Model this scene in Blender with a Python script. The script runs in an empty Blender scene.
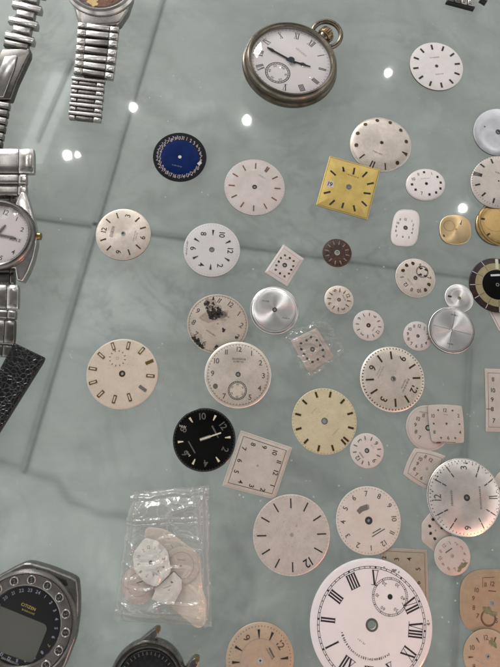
import bpy, bmesh, math, random
import numpy as np
from mathutils import Vector, Matrix, noise as mnoise

random.seed(7)
scene = bpy.context.scene
COL = scene.collection
MM = 0.001
R_ = math.radians

# ------------------------------------------------------------------ camera
TH, ROLL, FPX, HC = R_(11.5), R_(16.0), 500.0, 0.21
_r = np.array([1.0, 0, 0]); _u = np.array([0, math.cos(TH), math.sin(TH)])
FW = np.array([0, math.sin(TH), -math.cos(TH)])
RT = math.cos(ROLL) * _r + math.sin(ROLL) * _u
UP = -math.sin(ROLL) * _r + math.cos(ROLL) * _u
CAM = np.array([0, 0, HC])

def W(px, py, z=0.0):
    """photo pixel -> point of the plane at height z"""
    d = FW + RT * (px - 250.0) / FPX + UP * (333.5 - py) / FPX
    t = (z - HC) / d[2]
    p = CAM + t * d
    return Vector((p[0], p[1], z))

def proj(X):
    d = X - CAM
    zz = d @ FW
    return np.stack([250 + FPX * (d @ RT) / zz, 333.5 - FPX * (d @ UP) / zz], -1)

_t = np.linspace(0, 2 * np.pi, 121)
_circ = np.stack([np.cos(_t), np.sin(_t), 0 * _t], -1)

def fit_circle(b, z=0.0):
    """circle lying at height z whose outline fills the given pixel box"""
    b = np.array(b, float)
    c0 = W((b[0] + b[1]) / 2, (b[2] + b[3]) / 2, z)
    c = np.array([c0.x, c0.y, (b[1] - b[0]) / 2 / FPX * HC])
    def bb(c):
        q = proj(np.array([c[0], c[1], z]) + c[2] * _circ)
        return np.array([q[:, 0].min(), q[:, 0].max(), q[:, 1].min(), q[:, 1].max()])
    for _ in range(12):
        r0 = bb(c) - b
        J = np.stack([(bb(c + 1e-6 * np.eye(3)[i]) - b - r0) / 1e-6 for i in range(3)], 1)
        c = c - np.linalg.lstsq(J, r0, rcond=None)[0]
    return c

cd = bpy.data.cameras.new('camera')
cam = bpy.data.objects.new('camera', cd); COL.objects.link(cam)
cam.matrix_world = Matrix(((RT[0], UP[0], -FW[0], 0), (RT[1], UP[1], -FW[1], 0), (RT[2], UP[2], -FW[2], HC), (0, 0, 0, 1)))
cd.sensor_fit = 'HORIZONTAL'; cd.sensor_width = 36; cd.lens = 36
cd.clip_start = 0.005; cd.clip_end = 60
cd.dof.use_dof = True; cd.dof.focus_distance = 0.212; cd.dof.aperture_fstop = 19
scene.camera = cam

# ------------------------------------------------------------------ materials
_M = {}
def nd(nt, typ, **kw):
    n = nt.nodes.new(typ)
    for k, v in kw.items():
        if k in n.inputs.keys(): n.inputs[k].default_value = v
        else: setattr(n, k, v)
    return n

def mat(name, col, rough=0.5, metal=0.0, amp=0.10, scale=250.0, speck=0.0, speck_col=None, aniso=0.0,
        bump=0.0, bscale=900.0, coat=0.0, rvar=0.08, spec=0.5, big=0.0):
    if name in _M: return _M[name]
    m = bpy.data.materials.new(name); m.use_nodes = True
    nt = m.node_tree; b = nt.nodes['Principled BSDF']
    tc = nd(nt, 'ShaderNodeTexCoord')
    oi = nd(nt, 'ShaderNodeObjectInfo')
    off = nd(nt, 'ShaderNodeVectorMath', operation='SCALE')
    cmb = nd(nt, 'ShaderNodeCombineXYZ')
    for k in range(3): nt.links.new(oi.outputs['Random'], cmb.inputs[k])
    nt.links.new(cmb.outputs[0], off.inputs[0]); off.inputs['Scale'].default_value = 3.7
    add = nd(nt, 'ShaderNodeVectorMath', operation='ADD')
    nt.links.new(tc.outputs['Object'], add.inputs[0]); nt.links.new(off.outputs[0], add.inputs[1])
    n1 = nd(nt, 'ShaderNodeTexNoise', Scale=scale, Detail=5.0, Roughness=0.62)
    nt.links.new(add.outputs[0], n1.inputs['Vector'])
    rp = nd(nt, 'ShaderNodeValToRGB')
    c = Vector(col)
    rp.color_ramp.elements[0].position = 0.3; rp.color_ramp.elements[1].position = 0.7
    rp.color_ramp.elements[0].color = (*[max(0, x * (1 - amp * f)) for x, f in zip(c, (1, 1.05, 1.2))], 1)
    rp.color_ramp.elements[1].color = (*[min(1, x * (1 + amp)) for x in c], 1)
    nt.links.new(n1.outputs['Fac'], rp.inputs['Fac'])
    cur = rp.outputs['Color']
    if big > 0:
        n3 = nd(nt, 'ShaderNodeTexNoise', Scale=70.0, Detail=3.0)
        nt.links.new(add.outputs[0], n3.inputs['Vector'])
        r3 = nd(nt, 'ShaderNodeMapRange'); r3.inputs[1].default_value = 0.42; r3.inputs[2].default_value = 0.72
        r3.inputs[4].default_value = big
        nt.links.new(n3.outputs['Fac'], r3.inputs[0])
        mx = nd(nt, 'ShaderNodeMix', data_type='RGBA')
        nt.links.new(r3.outputs[0], mx.inputs[0]); nt.links.new(cur, mx.inputs[6])
        mx.inputs[7].default_value = (c[0] * .72, c[1] * .62, c[2] * .48, 1)
        cur = mx.outputs[2]
    if speck > 0:
        n2 = nd(nt, 'ShaderNodeTexNoise', Scale=1900.0, Detail=2.0)
        nt.links.new(add.outputs[0], n2.inputs['Vector'])
        r2 = nd(nt, 'ShaderNodeMapRange'); r2.inputs[1].default_value = 0.60; r2.inputs[2].default_value = 0.74
        r2.inputs[4].default_value = speck
        nt.links.new(n2.outputs['Fac'], r2.inputs[0])
        mx = nd(nt, 'ShaderNodeMix', data_type='RGBA')
        nt.links.new(r2.outputs[0], mx.inputs[0]); nt.links.new(cur, mx.inputs[6])
        mx.inputs[7].default_value = (*(speck_col or (c[0] * .4, c[1] * .33, c[2] * .25)), 1)
        cur = mx.outputs[2]
    nt.links.new(cur, b.inputs['Base Color'])
    rr = nd(nt, 'ShaderNodeMapRange'); rr.inputs[3].default_value = max(0.03, rough - rvar); rr.inputs[4].default_value = min(1, rough + rvar)
    nt.links.new(n1.outputs['Fac'], rr.inputs[0]); nt.links.new(rr.outputs[0], b.inputs['Roughness'])
    b.inputs['Metallic'].default_value = metal
    b.inputs['Specular IOR Level'].default_value = spec
    b.inputs['Coat Weight'].default_value = coat; b.inputs['Coat Roughness'].default_value = 0.08
    if aniso:
        b.inputs['Anisotropic'].default_value = aniso
        tg = nd(nt, 'ShaderNodeTangent', direction_type='RADIAL', axis='Z')
        nt.links.new(tg.outputs[0], b.inputs['Tangent'])
    if bump:
        n4 = nd(nt, 'ShaderNodeTexNoise', Scale=bscale, Detail=4.0)
        nt.links.new(add.outputs[0], n4.inputs['Vector'])
        bp = nd(nt, 'ShaderNodeBump', Strength=bump, Distance=0.0003)
        nt.links.new(n4.outputs['Fac'], bp.inputs['Height']); nt.links.new(bp.outputs[0], b.inputs['Normal'])
    _M[name] = m
    return m

def film(name, rough=0.12, base=0.05, haze=0.06, tint=(.97, .97, .96), nscale=150.0):
    m = bpy.data.materials.new(name); m.use_nodes = True; nt = m.node_tree
    nt.nodes.remove(nt.nodes['Principled BSDF']); out = nt.nodes['Material Output']
    lw = nd(nt, 'ShaderNodeLayerWeight', Blend=0.5)
    pw = nd(nt, 'ShaderNodeMath', operation='POWER'); pw.inputs[1].default_value = 4
    nt.links.new(lw.outputs['Facing'], pw.inputs[0])
    ma = nd(nt, 'ShaderNodeMath', operation='MULTIPLY_ADD'); ma.inputs[1].default_value = 0.75; ma.inputs[2].default_value = base
    nt.links.new(pw.outputs[0], ma.inputs[0])
    tr = nd(nt, 'ShaderNodeBsdfTransparent'); tr.inputs[0].default_value = (*tint, 1)
    gl = nd(nt, 'ShaderNodeBsdfGlossy', Roughness=rough)
    df = nd(nt, 'ShaderNodeBsdfDiffuse'); df.inputs[0].default_value = (.8, .79, .76, 1)
    m1 = nd(nt, 'ShaderNodeMixShader'); m1.inputs[0].default_value = haze
    nt.links.new(tr.outputs[0], m1.inputs[1]); nt.links.new(df.outputs[0], m1.inputs[2])
    m2 = nd(nt, 'ShaderNodeMixShader')
    nt.links.new(ma.outputs[0], m2.inputs[0]); nt.links.new(m1.outputs[0], m2.inputs[1]); nt.links.new(gl.outputs[0], m2.inputs[2])
    tc = nd(nt, 'ShaderNodeTexCoord')
    n4 = nd(nt, 'ShaderNodeTexNoise', Scale=nscale, Detail=3.0, Distortion=1.8); nt.links.new(tc.outputs['Object'], n4.inputs['Vector'])
    bp = nd(nt, 'ShaderNodeBump', Strength=0.35, Distance=0.0006)
    nt.links.new(n4.outputs['Fac'], bp.inputs['Height']); nt.links.new(bp.outputs[0], gl.inputs['Normal'])
    nt.links.new(m2.outputs[0], out.inputs['Surface'])
    return m

INK = mat('black_ink', (.018, .017, .018), .55, amp=.2)
INKG = mat('faded_ink', (.10, .09, .085), .6, amp=.3, scale=900)
INKB = mat('brown_ink', (.10, .055, .035), .6, amp=.3, scale=900)
INKF = mat('pale_ink', (.34, .29, .27), .6, amp=.2, scale=900)
GOLDM = mat('gilt_marker', (.33, .22, .08), .32, 1.0, amp=.2)
GOLDD = mat('dark_gilt_marker', (.10, .065, .028), .35, .7, amp=.25)
BROWNM = mat('tarnished_gilt', (.20, .10, .05), .4, .6, amp=.2)
STEELM = mat('steel_marker', (.62, .6, .58), .22, 1.0, amp=.1)
DKSTEEL = mat('dark_steel_marker', (.13, .12, .12), .35, .8, amp=.2)
LUME = mat('aged_lume', (.62, .58, .45), .6, amp=.15)
STEEL = mat('brushed_steel', (.55, .53, .505), .20, 1.0, amp=.10, scale=300)
STEEL2 = mat('worn_steel', (.37, .355, .34), .27, 1.0, amp=.16, scale=300)
STEELD = mat('dark_worn_steel', (.19, .18, .17), .28, 1.0, amp=.15, scale=300)
NICKEL = mat('tarnished_nickel', (.19, .165, .132), .25, 1.0, amp=.30, scale=160)
BRASS = mat('brass', (.36, .26, .13), .3, 1.0, amp=.2)
WHITE_TXT = mat('pale_print', (.62, .62, .66), .5, amp=.1)

WHITE = mat('white_enamel', (.84, .78, .775), .16, amp=.03, scale=120, speck=.08, coat=.3)
PINKW = mat('pinkish_white_dial', (.65, .592, .565), .42, amp=.07, speck=.18, coat=.05, big=0.14)
SILVW = mat('silvered_dial', (.72, .665, .575), .38, .5, amp=.07, speck=.35, scale=400, aniso=.55, big=0.22)
CREAM = mat('cream_dial', (.76, .69, .61), .40, .5, amp=.09, speck=.45, scale=500, aniso=.55, big=0.22)
BEIGE = mat('beige_dial', (.69, .60, .49), .45, .1, amp=.06, speck=.3, big=0.12)
IVORY = mat('ivory_yellowed_dial', (.64, .57, .385), .42, .1, amp=.07, speck=.4, big=.15)
SPOTD = mat('stained_grey_dial', (.52, .47, .40), .5, .1, amp=.12, speck=.55, big=.3)
GREYP = mat('grey_pink_dial', (.66, .60, .555), .38, .3, amp=.09, speck=.4, scale=300, aniso=.55, big=0.15)
ROSE = mat('rose_tinted_dial', (.57, .505, .455), .45, .1, amp=.06, speck=.25, big=0.25)
TAN = mat('tanned_dial', (.40, .29, .19), .5, .05, amp=.10, speck=.3, big=.35)
TAN2 = mat('light_tan_dial', (.47, .355, .255), .5, .05, amp=.08, speck=.3, big=.15)
YELL = mat('yellow_gilt_dial', (.74, .55, .17), .34, .35, amp=.09, speck=.35, scale=300)
GOLDS = mat('gold_sunburst', (.86, .64, .36), .40, .9, amp=.06, aniso=.85)
GOLDP = mat('gold_plain', (.68, .46, .20), .32, .85, amp=.14, scale=300, speck=.4)
SUN = mat('silver_sunburst', (.90, .885, .87), .40, 1.0, amp=.04, aniso=.9)
SILB = mat('brushed_silver_disc', (.74, .75, .79), .32, .9, amp=.08, scale=300, aniso=.6, bump=.05)
DOMES = mat('domed_silver_dial', (.82, .775, .73), .36, .75, amp=.08, scale=200, speck=.35, aniso=.5)
BLUE = mat('deep_blue_dial', (.001, .016, .105), .30, 0, amp=.2, scale=200, spec=.12)
WHITE2 = mat('cool_white_dial', (.66, .645, .64), .4, amp=.04, speck=.15)
BRIGHT = mat('bright_pinkish_dial', (.86, .80, .775), .4, amp=.05, speck=.18, big=0.08)
DUSKY = mat('dusky_white_dial', (.53, .49, .43), .45, amp=.08, speck=.3, big=0.2)
PEACH = mat('pale_peach_dial', (.66, .595, .535), .42, amp=.06, speck=.2, big=0.2)
GREYT = mat('grey_tan_dial', (.36, .31, .235), .5, amp=.08, speck=.3)
NAVY = mat('black_outer_ring', (.003, .003, .006), .3, amp=.2, spec=.25)
BLACK = mat('black_gloss_dial', (.002, .002, .002), .15, amp=.2, spec=.3)
BROWN = mat('dark_brown_dial', (.065, .034, .028), .5, .2, amp=.5, scale=900, speck=.5, speck_col=(.30, .24, .20))
KHAKI = mat('khaki_ring', (.40, .34, .19), .4, .4, amp=.12, scale=700)
PLUM = mat('dark_plum_ring', (.030, .017, .016), .3, amp=.5, scale=600)
RIM = mat('pale_rim', (.72, .68, .65), .3, .5, amp=.08)
EDGE = mat('brassy_edge', (.15, .115, .08), .45, .5, amp=.2)
STAIN = mat('black_corrosion', (.022, .018, .015), .8, amp=.5, scale=900)
GREEN = mat('green_verdigris', (.20, .20, .11), .7, amp=.3, scale=900)
LCD = mat('lcd_panel', (.125, .128, .11), .25, amp=.03, scale=40)
LEATHER = None
FILM = film('clear_bag_film', .16, .09, .17); WRAP = film('crinkled_wrap_film', .08, .07, .05, nscale=300.0)
PAPER = mat('beige_paper', (.82, .755, .64), .7, amp=.07, scale=200, bump=.15)

# ------------------------------------------------------------------ object helpers
def link(o, parent=None):
    COL.objects.link(o)
    if parent is not None: o.parent = parent
    return o

def mesh(name, verts, faces, m, parent=None, smooth=False):
    me = bpy.data.meshes.new(name)
    me.from_pydata([tuple(v) for v in verts], [], faces)
    me.materials.append(m)
    if smooth:
        for p in me.polygons: p.use_smooth = True
        if smooth != True:
            try: me.set_sharp_from_angle(angle=R_(smooth))
            except Exception: pass
    me.update()
    return link(bpy.data.objects.new(name, me), parent)

def thing(name, label, cat, loc=(0, 0, 0), group=None):
    o = bpy.data.objects.new(name, None); o.empty_display_size = .005
    COL.objects.link(o); o.location = loc
    o['label'] = label; o['category'] = cat
    if group: o['group'] = group
    return o

_glyph = {}
def glyph(ch):
    if ch not in _glyph:
        c = bpy.data.curves.new('g', 'FONT'); c.body = ch; c.resolution_u = 3; c.offset = 0.012
        o = bpy.data.objects.new('g', c)
        me = bpy.data.meshes.new_from_object(o)
        vs = [(v.co.x, v.co.y) for v in me.vertices]; fs = [tuple(p.vertices) for p in me.polygons]
        xs = [v[0] for v in vs] or [0, .3]
        _glyph[ch] = ([(x - min(xs), y / .7) for x, y in vs], fs, max(xs) - min(xs))
        bpy.data.objects.remove(o); bpy.data.meshes.remove(me); bpy.data.curves.remove(c)
    vs, fs, w = _glyph[ch]
    return [(x / .7, y) for x, y in vs], fs, w / .7

def text2d(s, squeeze=1.0, gap=.16):
    """cap height 1, centred"""
    V, F, x = [], [], 0
    for ch in s:
        if ch == ' ': x += .45; continue
        vs, fs, w = glyph(ch)
        b = len(V)
        V += [(x + vx * squeeze, vy) for vx, vy in vs]; F += [tuple(i + b for i in f) for f in fs]
        x += w * squeeze + gap
    x -= gap
    return [(vx - x / 2, vy - .5) for vx, vy in V], F

def roman2d(s, squeeze=.62):
    V, F, x = [], [], 0
    def quad(a, b, w):
        k = len(V)
        V.extend([(a[0] - w / 2, a[1]), (a[0] + w / 2, a[1]), (b[0] + w / 2, b[1]), (b[0] - w / 2, b[1])]); F.append((k, k + 1, k + 2, k + 3))
    for ch in s:
        if ch == 'I': quad((x + .13, .04), (x + .13, .96), .19); x += .30
        elif ch == 'V': quad((x + .38, .04), (x + .1, .96), .2); quad((x + .44, .04), (x + .68, .96), .07); x += .80
        elif ch == 'X': quad((x + .62, .04), (x + .12, .96), .2); quad((x + .1, .04), (x + .64, .96), .07); x += .78
    for y in (0, .96):
        k = len(V); V.extend([(0, y), (x - .04, y), (x - .04, y + .04), (0, y + .04)]); F.append((k, k + 1, k + 2, k + 3))
    return [((vx - (x - .04) / 2) * squeeze, vy - .5) for vx, vy in V], F

def round_poly(pts, rad, bulge=0.0, n=7):
    """round the corners of a polygon; bulge bows its edges outward"""
    P = [Vector(p) for p in pts]; c = sum(P, Vector((0, 0))) / len(P)
    out = []
    for i, p in enumerate(P):
        a, b = P[i - 1], P[(i + 1) % len(P)]
        ra = min(rad, (a - p).length * .45); rb = min(rad, (b - p).length * .45)
        s = p + (a - p).normalized() * ra; e = p + (b - p).normalized() * rb
        for k in range(n + 1):
            t = k / n
            out.append((1 - t) ** 2 * s + 2 * t * (1 - t) * p + t * t * e)
        if bulge:
            L = b - p; nrm = Vector((L.y, -L.x)).normalized()
            if nrm.dot(p + L / 2 - c) < 0: nrm = -nrm
            f = (P[(i + 2) % len(P)] - b)
            rb2 = min(rad, L.length * .45)
            s2 = p + L.normalized() * rb; e2 = b - L.normalized() * rb2
            for k in range(1, 8):
                t = k / 8
                out.append(s2 + (e2 - s2) * t + nrm * bulge * 4 * t * (1 - t))
    return out

DIALGRP = 'loose watch dials laid out on the glass'
NA = 120
class Dial:
    def __init__(s, label, box=None, poly=None, ell=None, up=(0, -1), m=PINKW, z=0.0, th=.78, dome=0.0, pw=2.0, hole=.035,
                 rad=0.0, bulge=0.0, sq=0, tilt=None, edge=None, centre=None, name='watch_dial', cat='watch dial', group=DIALGRP,
                 plate='dial_plate'):
        th *= MM; dome *= MM
        if box:
            c = fit_circle(box, z + th * .6); cx, cy = c[0], c[1]; pts = None; Rr = c[2]
        elif ell:
            px, py, ax, ay, bx, by = ell
            o = W(px, py, z); A = W(px + ax, py + ay, z) - o; B = W(px + bx, py + by, z) - o
            cx, cy = o.x, o.y
            pts = [Vector((A.x * math.cos(t) + B.x * math.sin(t), A.y * math.cos(t) + B.y * math.sin(t))) for t in np.linspace(0, 2 * math.pi, 90, endpoint=False)]
            Rr = (A.length + B.length) / 2
        else:
            P = [W(x, y, z + th * .6) for x, y in poly]
            cc = W(*centre, z) if centre else sum(P, Vector()) / len(P)
            cx, cy = cc.x, cc.y
            if sq:                                           # squarish curve inside four corner points
                sg = lambda v: math.copysign(abs(v) ** (2 / sq), v)
                pts = []
                for t in np.linspace(0, 2 * math.pi, 96, endpoint=False):
                    u, v = (sg(math.cos(t)) + 1) / 2, (sg(math.sin(t)) + 1) / 2
                    p = P[0] * (1 - u) * (1 - v) + P[1] * u * (1 - v) + P[2] * u * v + P[3] * (1 - u) * v
                    pts.append(Vector((p.x - cx, p.y - cy)))
            else: pts = round_poly([(p.x - cx, p.y - cy) for p in P], rad * MM, bulge * MM)
            Rr = sum(Vector(p).length for p in pts) / len(pts)
        pc = proj(np.array([[cx, cy, z]]))[0]
        w0 = W(pc[0], pc[1], z); w1 = W(pc[0] + up[0] * .01, pc[1] + up[1] * .01, z)
        d = (w1 - w0); s.phi = math.atan2(-d.x, d.y)
        s.R = Rr; s.th = th; s.dome = dome; s.pw = pw; s.hole = hole * Rr
        s.pc = pc
        o = s.root = thing(name, label, cat, (cx, cy, z), group)
        M = Matrix.Rotation(s.phi, 3, 'Z')
        if not tilt and name == 'watch_dial':               # nothing lies dead flat
            k_ = len(label) * 1.7 + pc[0]; tilt = (.35 + .35 * math.sin(k_ * 3.1), 10 * math.cos(k_), 10 * math.sin(k_))
        if tilt:
            q = W(pc[0] + tilt[1], pc[1] + tilt[2], z) - w0
            ax = Vector((0, 0, 1)).cross(q.normalized())     # that side goes up
            M = Matrix.Rotation(-R_(tilt[0]), 3, ax) @ M
            o.location.z += Rr * math.sin(abs(R_(tilt[0])))
        o.rotation_euler = M.to_euler()
        # radial outline in the local frame
        s.ang = np.linspace(-math.pi, math.pi, NA + 1)
        if pts is None: s.rad_ = np.full(NA + 1, Rr)
        else:
            ca, sa = math.cos(-s.phi), math.sin(-s.phi)
            L = [(p[0] * ca - p[1] * sa, p[0] * sa + p[1] * ca) for p in pts]
            D = []
            for i in range(len(L)):                          # densify the edges
                a, b = L[i], L[(i + 1) % len(L)]
                for k in range(12): D.append((a[0] + (b[0] - a[0]) * k / 12, a[1] + (b[1] - a[1]) * k / 12))
            th_ = np.array([math.atan2(p[1], p[0]) for p in D]); rr = np.array([math.hypot(*p) for p in D])
            od = np.argsort(th_); th_, rr = th_[od], rr[od]
            th_ = np.concatenate([th_ - 2 * math.pi, th_, th_ + 2 * math.pi]); rr = np.concatenate([rr] * 3)
            s.rad_ = np.interp(s.ang, th_, rr)
            s.sharp = (th_, rr)
        s._plate(plate, m, edge or EDGE, pts is not None)

    def px(s, x, y, o=None):
        """photo point -> dial coordinates (unit radius); o = (left, top, scale) of an enlarged crop"""
        if o: x, y = o[0] + x * o[2], o[1] + y * o[2]
        p = W(x, y, s.root.location.z + s.th); dx, dy = p.x - s.root.location.x, p.y - s.root.location.y
        ca, sa = math.cos(-s.phi), math.sin(-s.phi)
        return ((dx * ca - dy * sa) / s.R, (dx * sa + dy * ca) / s.R)

    def H(s, x, y):
        r = math.hypot(x, y); ro = np.interp(math.atan2(y, x), s.ang, s.rad_)
        return s.th + s.dome * (1 - min(1, r / ro) ** s.pw)

    def _plate(s, plate, m, edge, is_poly):
        # exact corner angles are added so straight dials keep crisp corners
        an = list(s.ang[:-1])
        ro = [np.interp(a, s.ang, s.rad_) for a in an]
        if is_poly:
            th_, rr = s.sharp; sel = (th_ >= -math.pi) & (th_ < math.pi)
            an, ro = list(th_[sel]), list(rr[sel])
            step = max(1, len(an) // 260)
            an, ro = an[::step], ro[::step]
            s.ang = np.concatenate([[an[-1] - 2 * math.pi], an, [an[0] + 2 * math.pi]]); s.rad_ = np.concatenate([[ro[-1]], ro, [ro[0]]])
        n = len(an); V, F = [], []
        rings = [0, .25, .5, .7, .82, .9, .95, .98, 1.0] if s.dome else [0, .5, .975, 1.0]
        for q in rings:
            for a, r in zip(an, ro):
                rr = s.hole + (r - s.hole) * q
                z = s.th + s.dome * (1 - (rr / r) ** s.pw)
                if q == 1.0: z -= .13 * MM
                V.append((rr * math.cos(a), rr * math.sin(a), z))
        for k in range(len(rings) - 1):
            for i in range(n):
                j = (i + 1) % n
                F.append((k * n + i, (k + 1) * n + i, (k + 1) * n + j, k * n + j))
        nt_ = len(F)
        b = len(V); bot = len(V)
        for q, zz in ((1.0, s.th - .13 * MM), (1.0, 0.02 * MM), (0, 0.02 * MM), (0, s.th + s.dome)):
            for a, r in zip(an, ro):
                rr = s.hole + (r - s.hole) * q
                V.append((rr * math.cos(a), rr * math.sin(a), zz))
        for k in range(3):
            for i in range(n):
                j = (i + 1) % n
                F.append((b + k * n + i, b + (k + 1) * n + i, b + (k + 1) * n + j, b + k * n + j))
        o = mesh(plate, V, F, m, s.root)
        o.data.materials.append(edge)
        for k, p in enumerate(o.data.polygons):
            p.use_smooth = k < nt_ or n > 100
            if k >= nt_: p.material_index = 1
        try: o.data.set_sharp_from_angle(angle=R_(50))
        except Exception: pass
        s.plate = o

    def shapes(s, name, shp, m, t=.03, solid=False):
        """shp: list of (verts2d, faces) in local metres"""
        V, F = [], []
        t *= MM
        for vs, fs in shp:
            b = len(V); k = len(vs)
            V += [(x, y, s.H(x, y) + t) for x, y in vs]
            F += [tuple(i + b for i in f) for f in fs]
            if solid:
                V += [(x, y, s.H(x, y) - .02 * MM) for x, y in vs]
                for i in range(k): F.append((b + i, b + k + i, b + k + (i + 1) % k, b + (i + 1) % k))
        return mesh(name, V, F, m, s.root)

    def xf(s, V, pos, ang, size):
        """place a unit glyph: ang is clockwise from 12"""
        ca, sa = math.cos(-ang), math.sin(-ang)
        return [(pos[0] + size * (x * ca - y * sa), pos[1] + size * (x * sa + y * ca)) for x, y in V]

    def at(s, hour, r):
        a = R_(hour * 30); return (r * s.R * math.sin(a), r * s.R * math.cos(a))

    def ed(s, hour, f):                       # follows a non-round outline
        a = R_(hour * 30); r = np.interp(math.atan2(math.cos(a), math.sin(a)), s.ang, s.rad_) * f
        return (r * math.sin(a), r * math.cos(a))

    def batons(s, hours, r0, r1, w0, w1=None, m=INK, t=.12, name='hour_marker', join=False, hollow=None):
        w1 = w0 if w1 is None else w1
        acc = []
        for h in hours:
            a = R_(h * 30); R = s.R
            q = [(-w0 / 2, r0), (w0 / 2, r0), (w1 / 2, r1), (-w1 / 2, r1)]
            q = [(x * R, y * R) for x, y in q]
            q = s.xf(q, (0, 0), a, 1)
            if join: acc.append((q, [(0, 1, 2, 3)]))
            else:
                o = s.shapes(name, [(q, [(0, 1, 2, 3)])], m, t, True)
                if hollow:
                    iw = w0 * .45
                    q2 = [(-iw / 2, r0 + .035), (iw / 2, r0 + .035), (iw / 2, r1 - .035), (-iw / 2, r1 - .035)]
                    q2 = s.xf([(x * R, y * R) for x, y in q2], (0, 0), a, 1)
                    i = s.shapes('marker_inlay', [(q2, [(0, 1, 2, 3)])], hollow, t + .03); i.parent = o
        if join and acc: return s.shapes(name, acc, m, t)

    def dots(s, hours, r, size, m=INK, t=.03, join=False, name='hour_dot', ed=False, n=14):
        acc = []
        for h in hours:
            p = s.ed(h, r) if ed else s.at(h, r)
            q = [(p[0] + size * s.R * math.cos(a), p[1] + size * s.R * math.sin(a)) for a in np.linspace(0, 2 * math.pi, n, endpoint=False)]
            if join: acc.append((q, [tuple(range(n))]))
            else: s.shapes(name, [(q, [tuple(range(n))])], m, t, True)
        if join: s.shapes(name + 's' if not name.endswith('s') else name, acc, m, t)

    def nums(s, d, r=.75, size=.2, m=INK, radial=False, join=False, pos=None, roman=False, squeeze=1.0, ed=False, t=.03, name='numeral'):
        acc = []
        for h, st in d.items():
            p = pos[h] if pos else (s.ed(h, r) if ed else s.at(h, r))
            if pos: p = (p[0] * s.R, p[1] * s.R)
            a = R_(h * 30) if radial else 0
            V, F = roman2d(st) if roman else text2d(st, squeeze)
            g = (s.xf(V, p, a, size * s.R), F)
            if join: acc.append(g)
            else: s.shapes(name, [g], m, t)
        if join: return s.shapes('numeral_ring', acc, m, t)

    def track(s, r=.9, n=60, ln=.05, w=.012, m=INKG, skip=None, name='minute_track', t=.025):
        acc = []
        for k in range(n):
            a = 2 * math.pi * k / n
            L = ln
            q = [(-w / 2, r - L / 2), (w / 2, r - L / 2), (w / 2, r + L / 2), (-w / 2, r + L / 2)]
            acc.append((s.xf([(x * s.R, y * s.R) for x, y in q], (0, 0), a, 1), [(0, 1, 2, 3)]))
        return s.shapes(name, acc, m, t)

    def ring(s, r, w, m=INKG, c=(0, 0), name='chapter_ring', t=.022, a0=0, a1=360, n=72):
        V, F = [], []
        for k in range(n + 1):
            a = R_(a0 + (a1 - a0) * k / n)
            for q in (r - w / 2, r + w / 2): V.append(((c[0] + q * math.sin(a)) * s.R, (c[1] + q * math.cos(a)) * s.R))
        for k in range(n): F.append((2 * k, 2 * k + 1, 2 * k + 3, 2 * k + 2))
        return s.shapes(name, [(V, F)], m, t)

    def disc(s, r, m, c=(0, 0), name='centre_disc', t=.02, n=72, rings=4):
        V, F = [(c[0] * s.R, c[1] * s.R)], []
        for q in range(1, rings + 1):
            for k in range(n):
                a = 2 * math.pi * k / n
                V.append(((c[0] + r * q / rings * math.sin(a)) * s.R, (c[1] + r * q / rings * math.cos(a)) * s.R))
        for k in range(n): F.append((0, 1 + k, 1 + (k + 1) % n))
        for q in range(rings - 1):
            for k in range(n): F.append((1 + q * n + k, 1 + (q + 1) * n + k, 1 + (q + 1) * n + (k + 1) % n, 1 + q * n + (k + 1) % n))
        return s.shapes(name, [(V, F)], m, t)

    def script(s, c, w, h=.045, ang=0, m=INKG, seed=1, name='maker_mark', rows=1, gap=.075):
        """small worn lettering too fine to read: broken strokes on a line"""
        rnd = random.Random(seed); acc = []
        for r in range(rows):
            x = -w / 2 * (1 - .25 * r); end = -x
            while x < end:
                ww = rnd.uniform(.014, .03); hh = h * rnd.uniform(.6, 1.1); y0 = -r * gap
                sl = rnd.uniform(-.008, .012)
                q = [(x, y0 - hh / 2), (x + ww * .55, y0 - hh / 2), (x + ww * .55 + sl, y0 + hh / 2), (x + sl, y0 + hh / 2)]
                q = s.xf([(a * s.R, b * s.R) for a, b in q], (c[0] * s.R, c[1] * s.R), R_(ang), 1)
                acc.append((q, [(0, 1, 2, 3)])); x += ww + rnd.uniform(.004, .012)
        return s.shapes(name, acc, m, .026)

    def bar(s, a, b, w, m=INK, t=.03, name='printed_line', solid=False):
        A = Vector(a) * s.R; B = Vector(b) * s.R; d = (B - A).normalized(); n_ = Vector((-d.y, d.x)) * w * s.R / 2
        return s.shapes(name, [([tuple(A - n_), tuple(B - n_), tuple(B + n_), tuple(A + n_)], [(0, 1, 2, 3)])], m, t, solid)

    def frame(s, f, w, m=INKG, name='printed_frame', t=.024):
        """line that follows the outline at fraction f"""
        V, F = [], []
        an, ro = s.ang[:-1], s.rad_[:-1]
        n = len(an)
        for a, r in zip(an, ro):
            for q in (r * f - w * s.R / 2, r * f + w * s.R / 2): V.append((q * math.cos(a), q * math.sin(a)))
        for k in range(n): F.append((2 * k, 2 * k + 1, 2 * ((k + 1) % n) + 1, 2 * ((k + 1) % n)))
        return s.shapes(name, [(V, F)], m, t)

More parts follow.
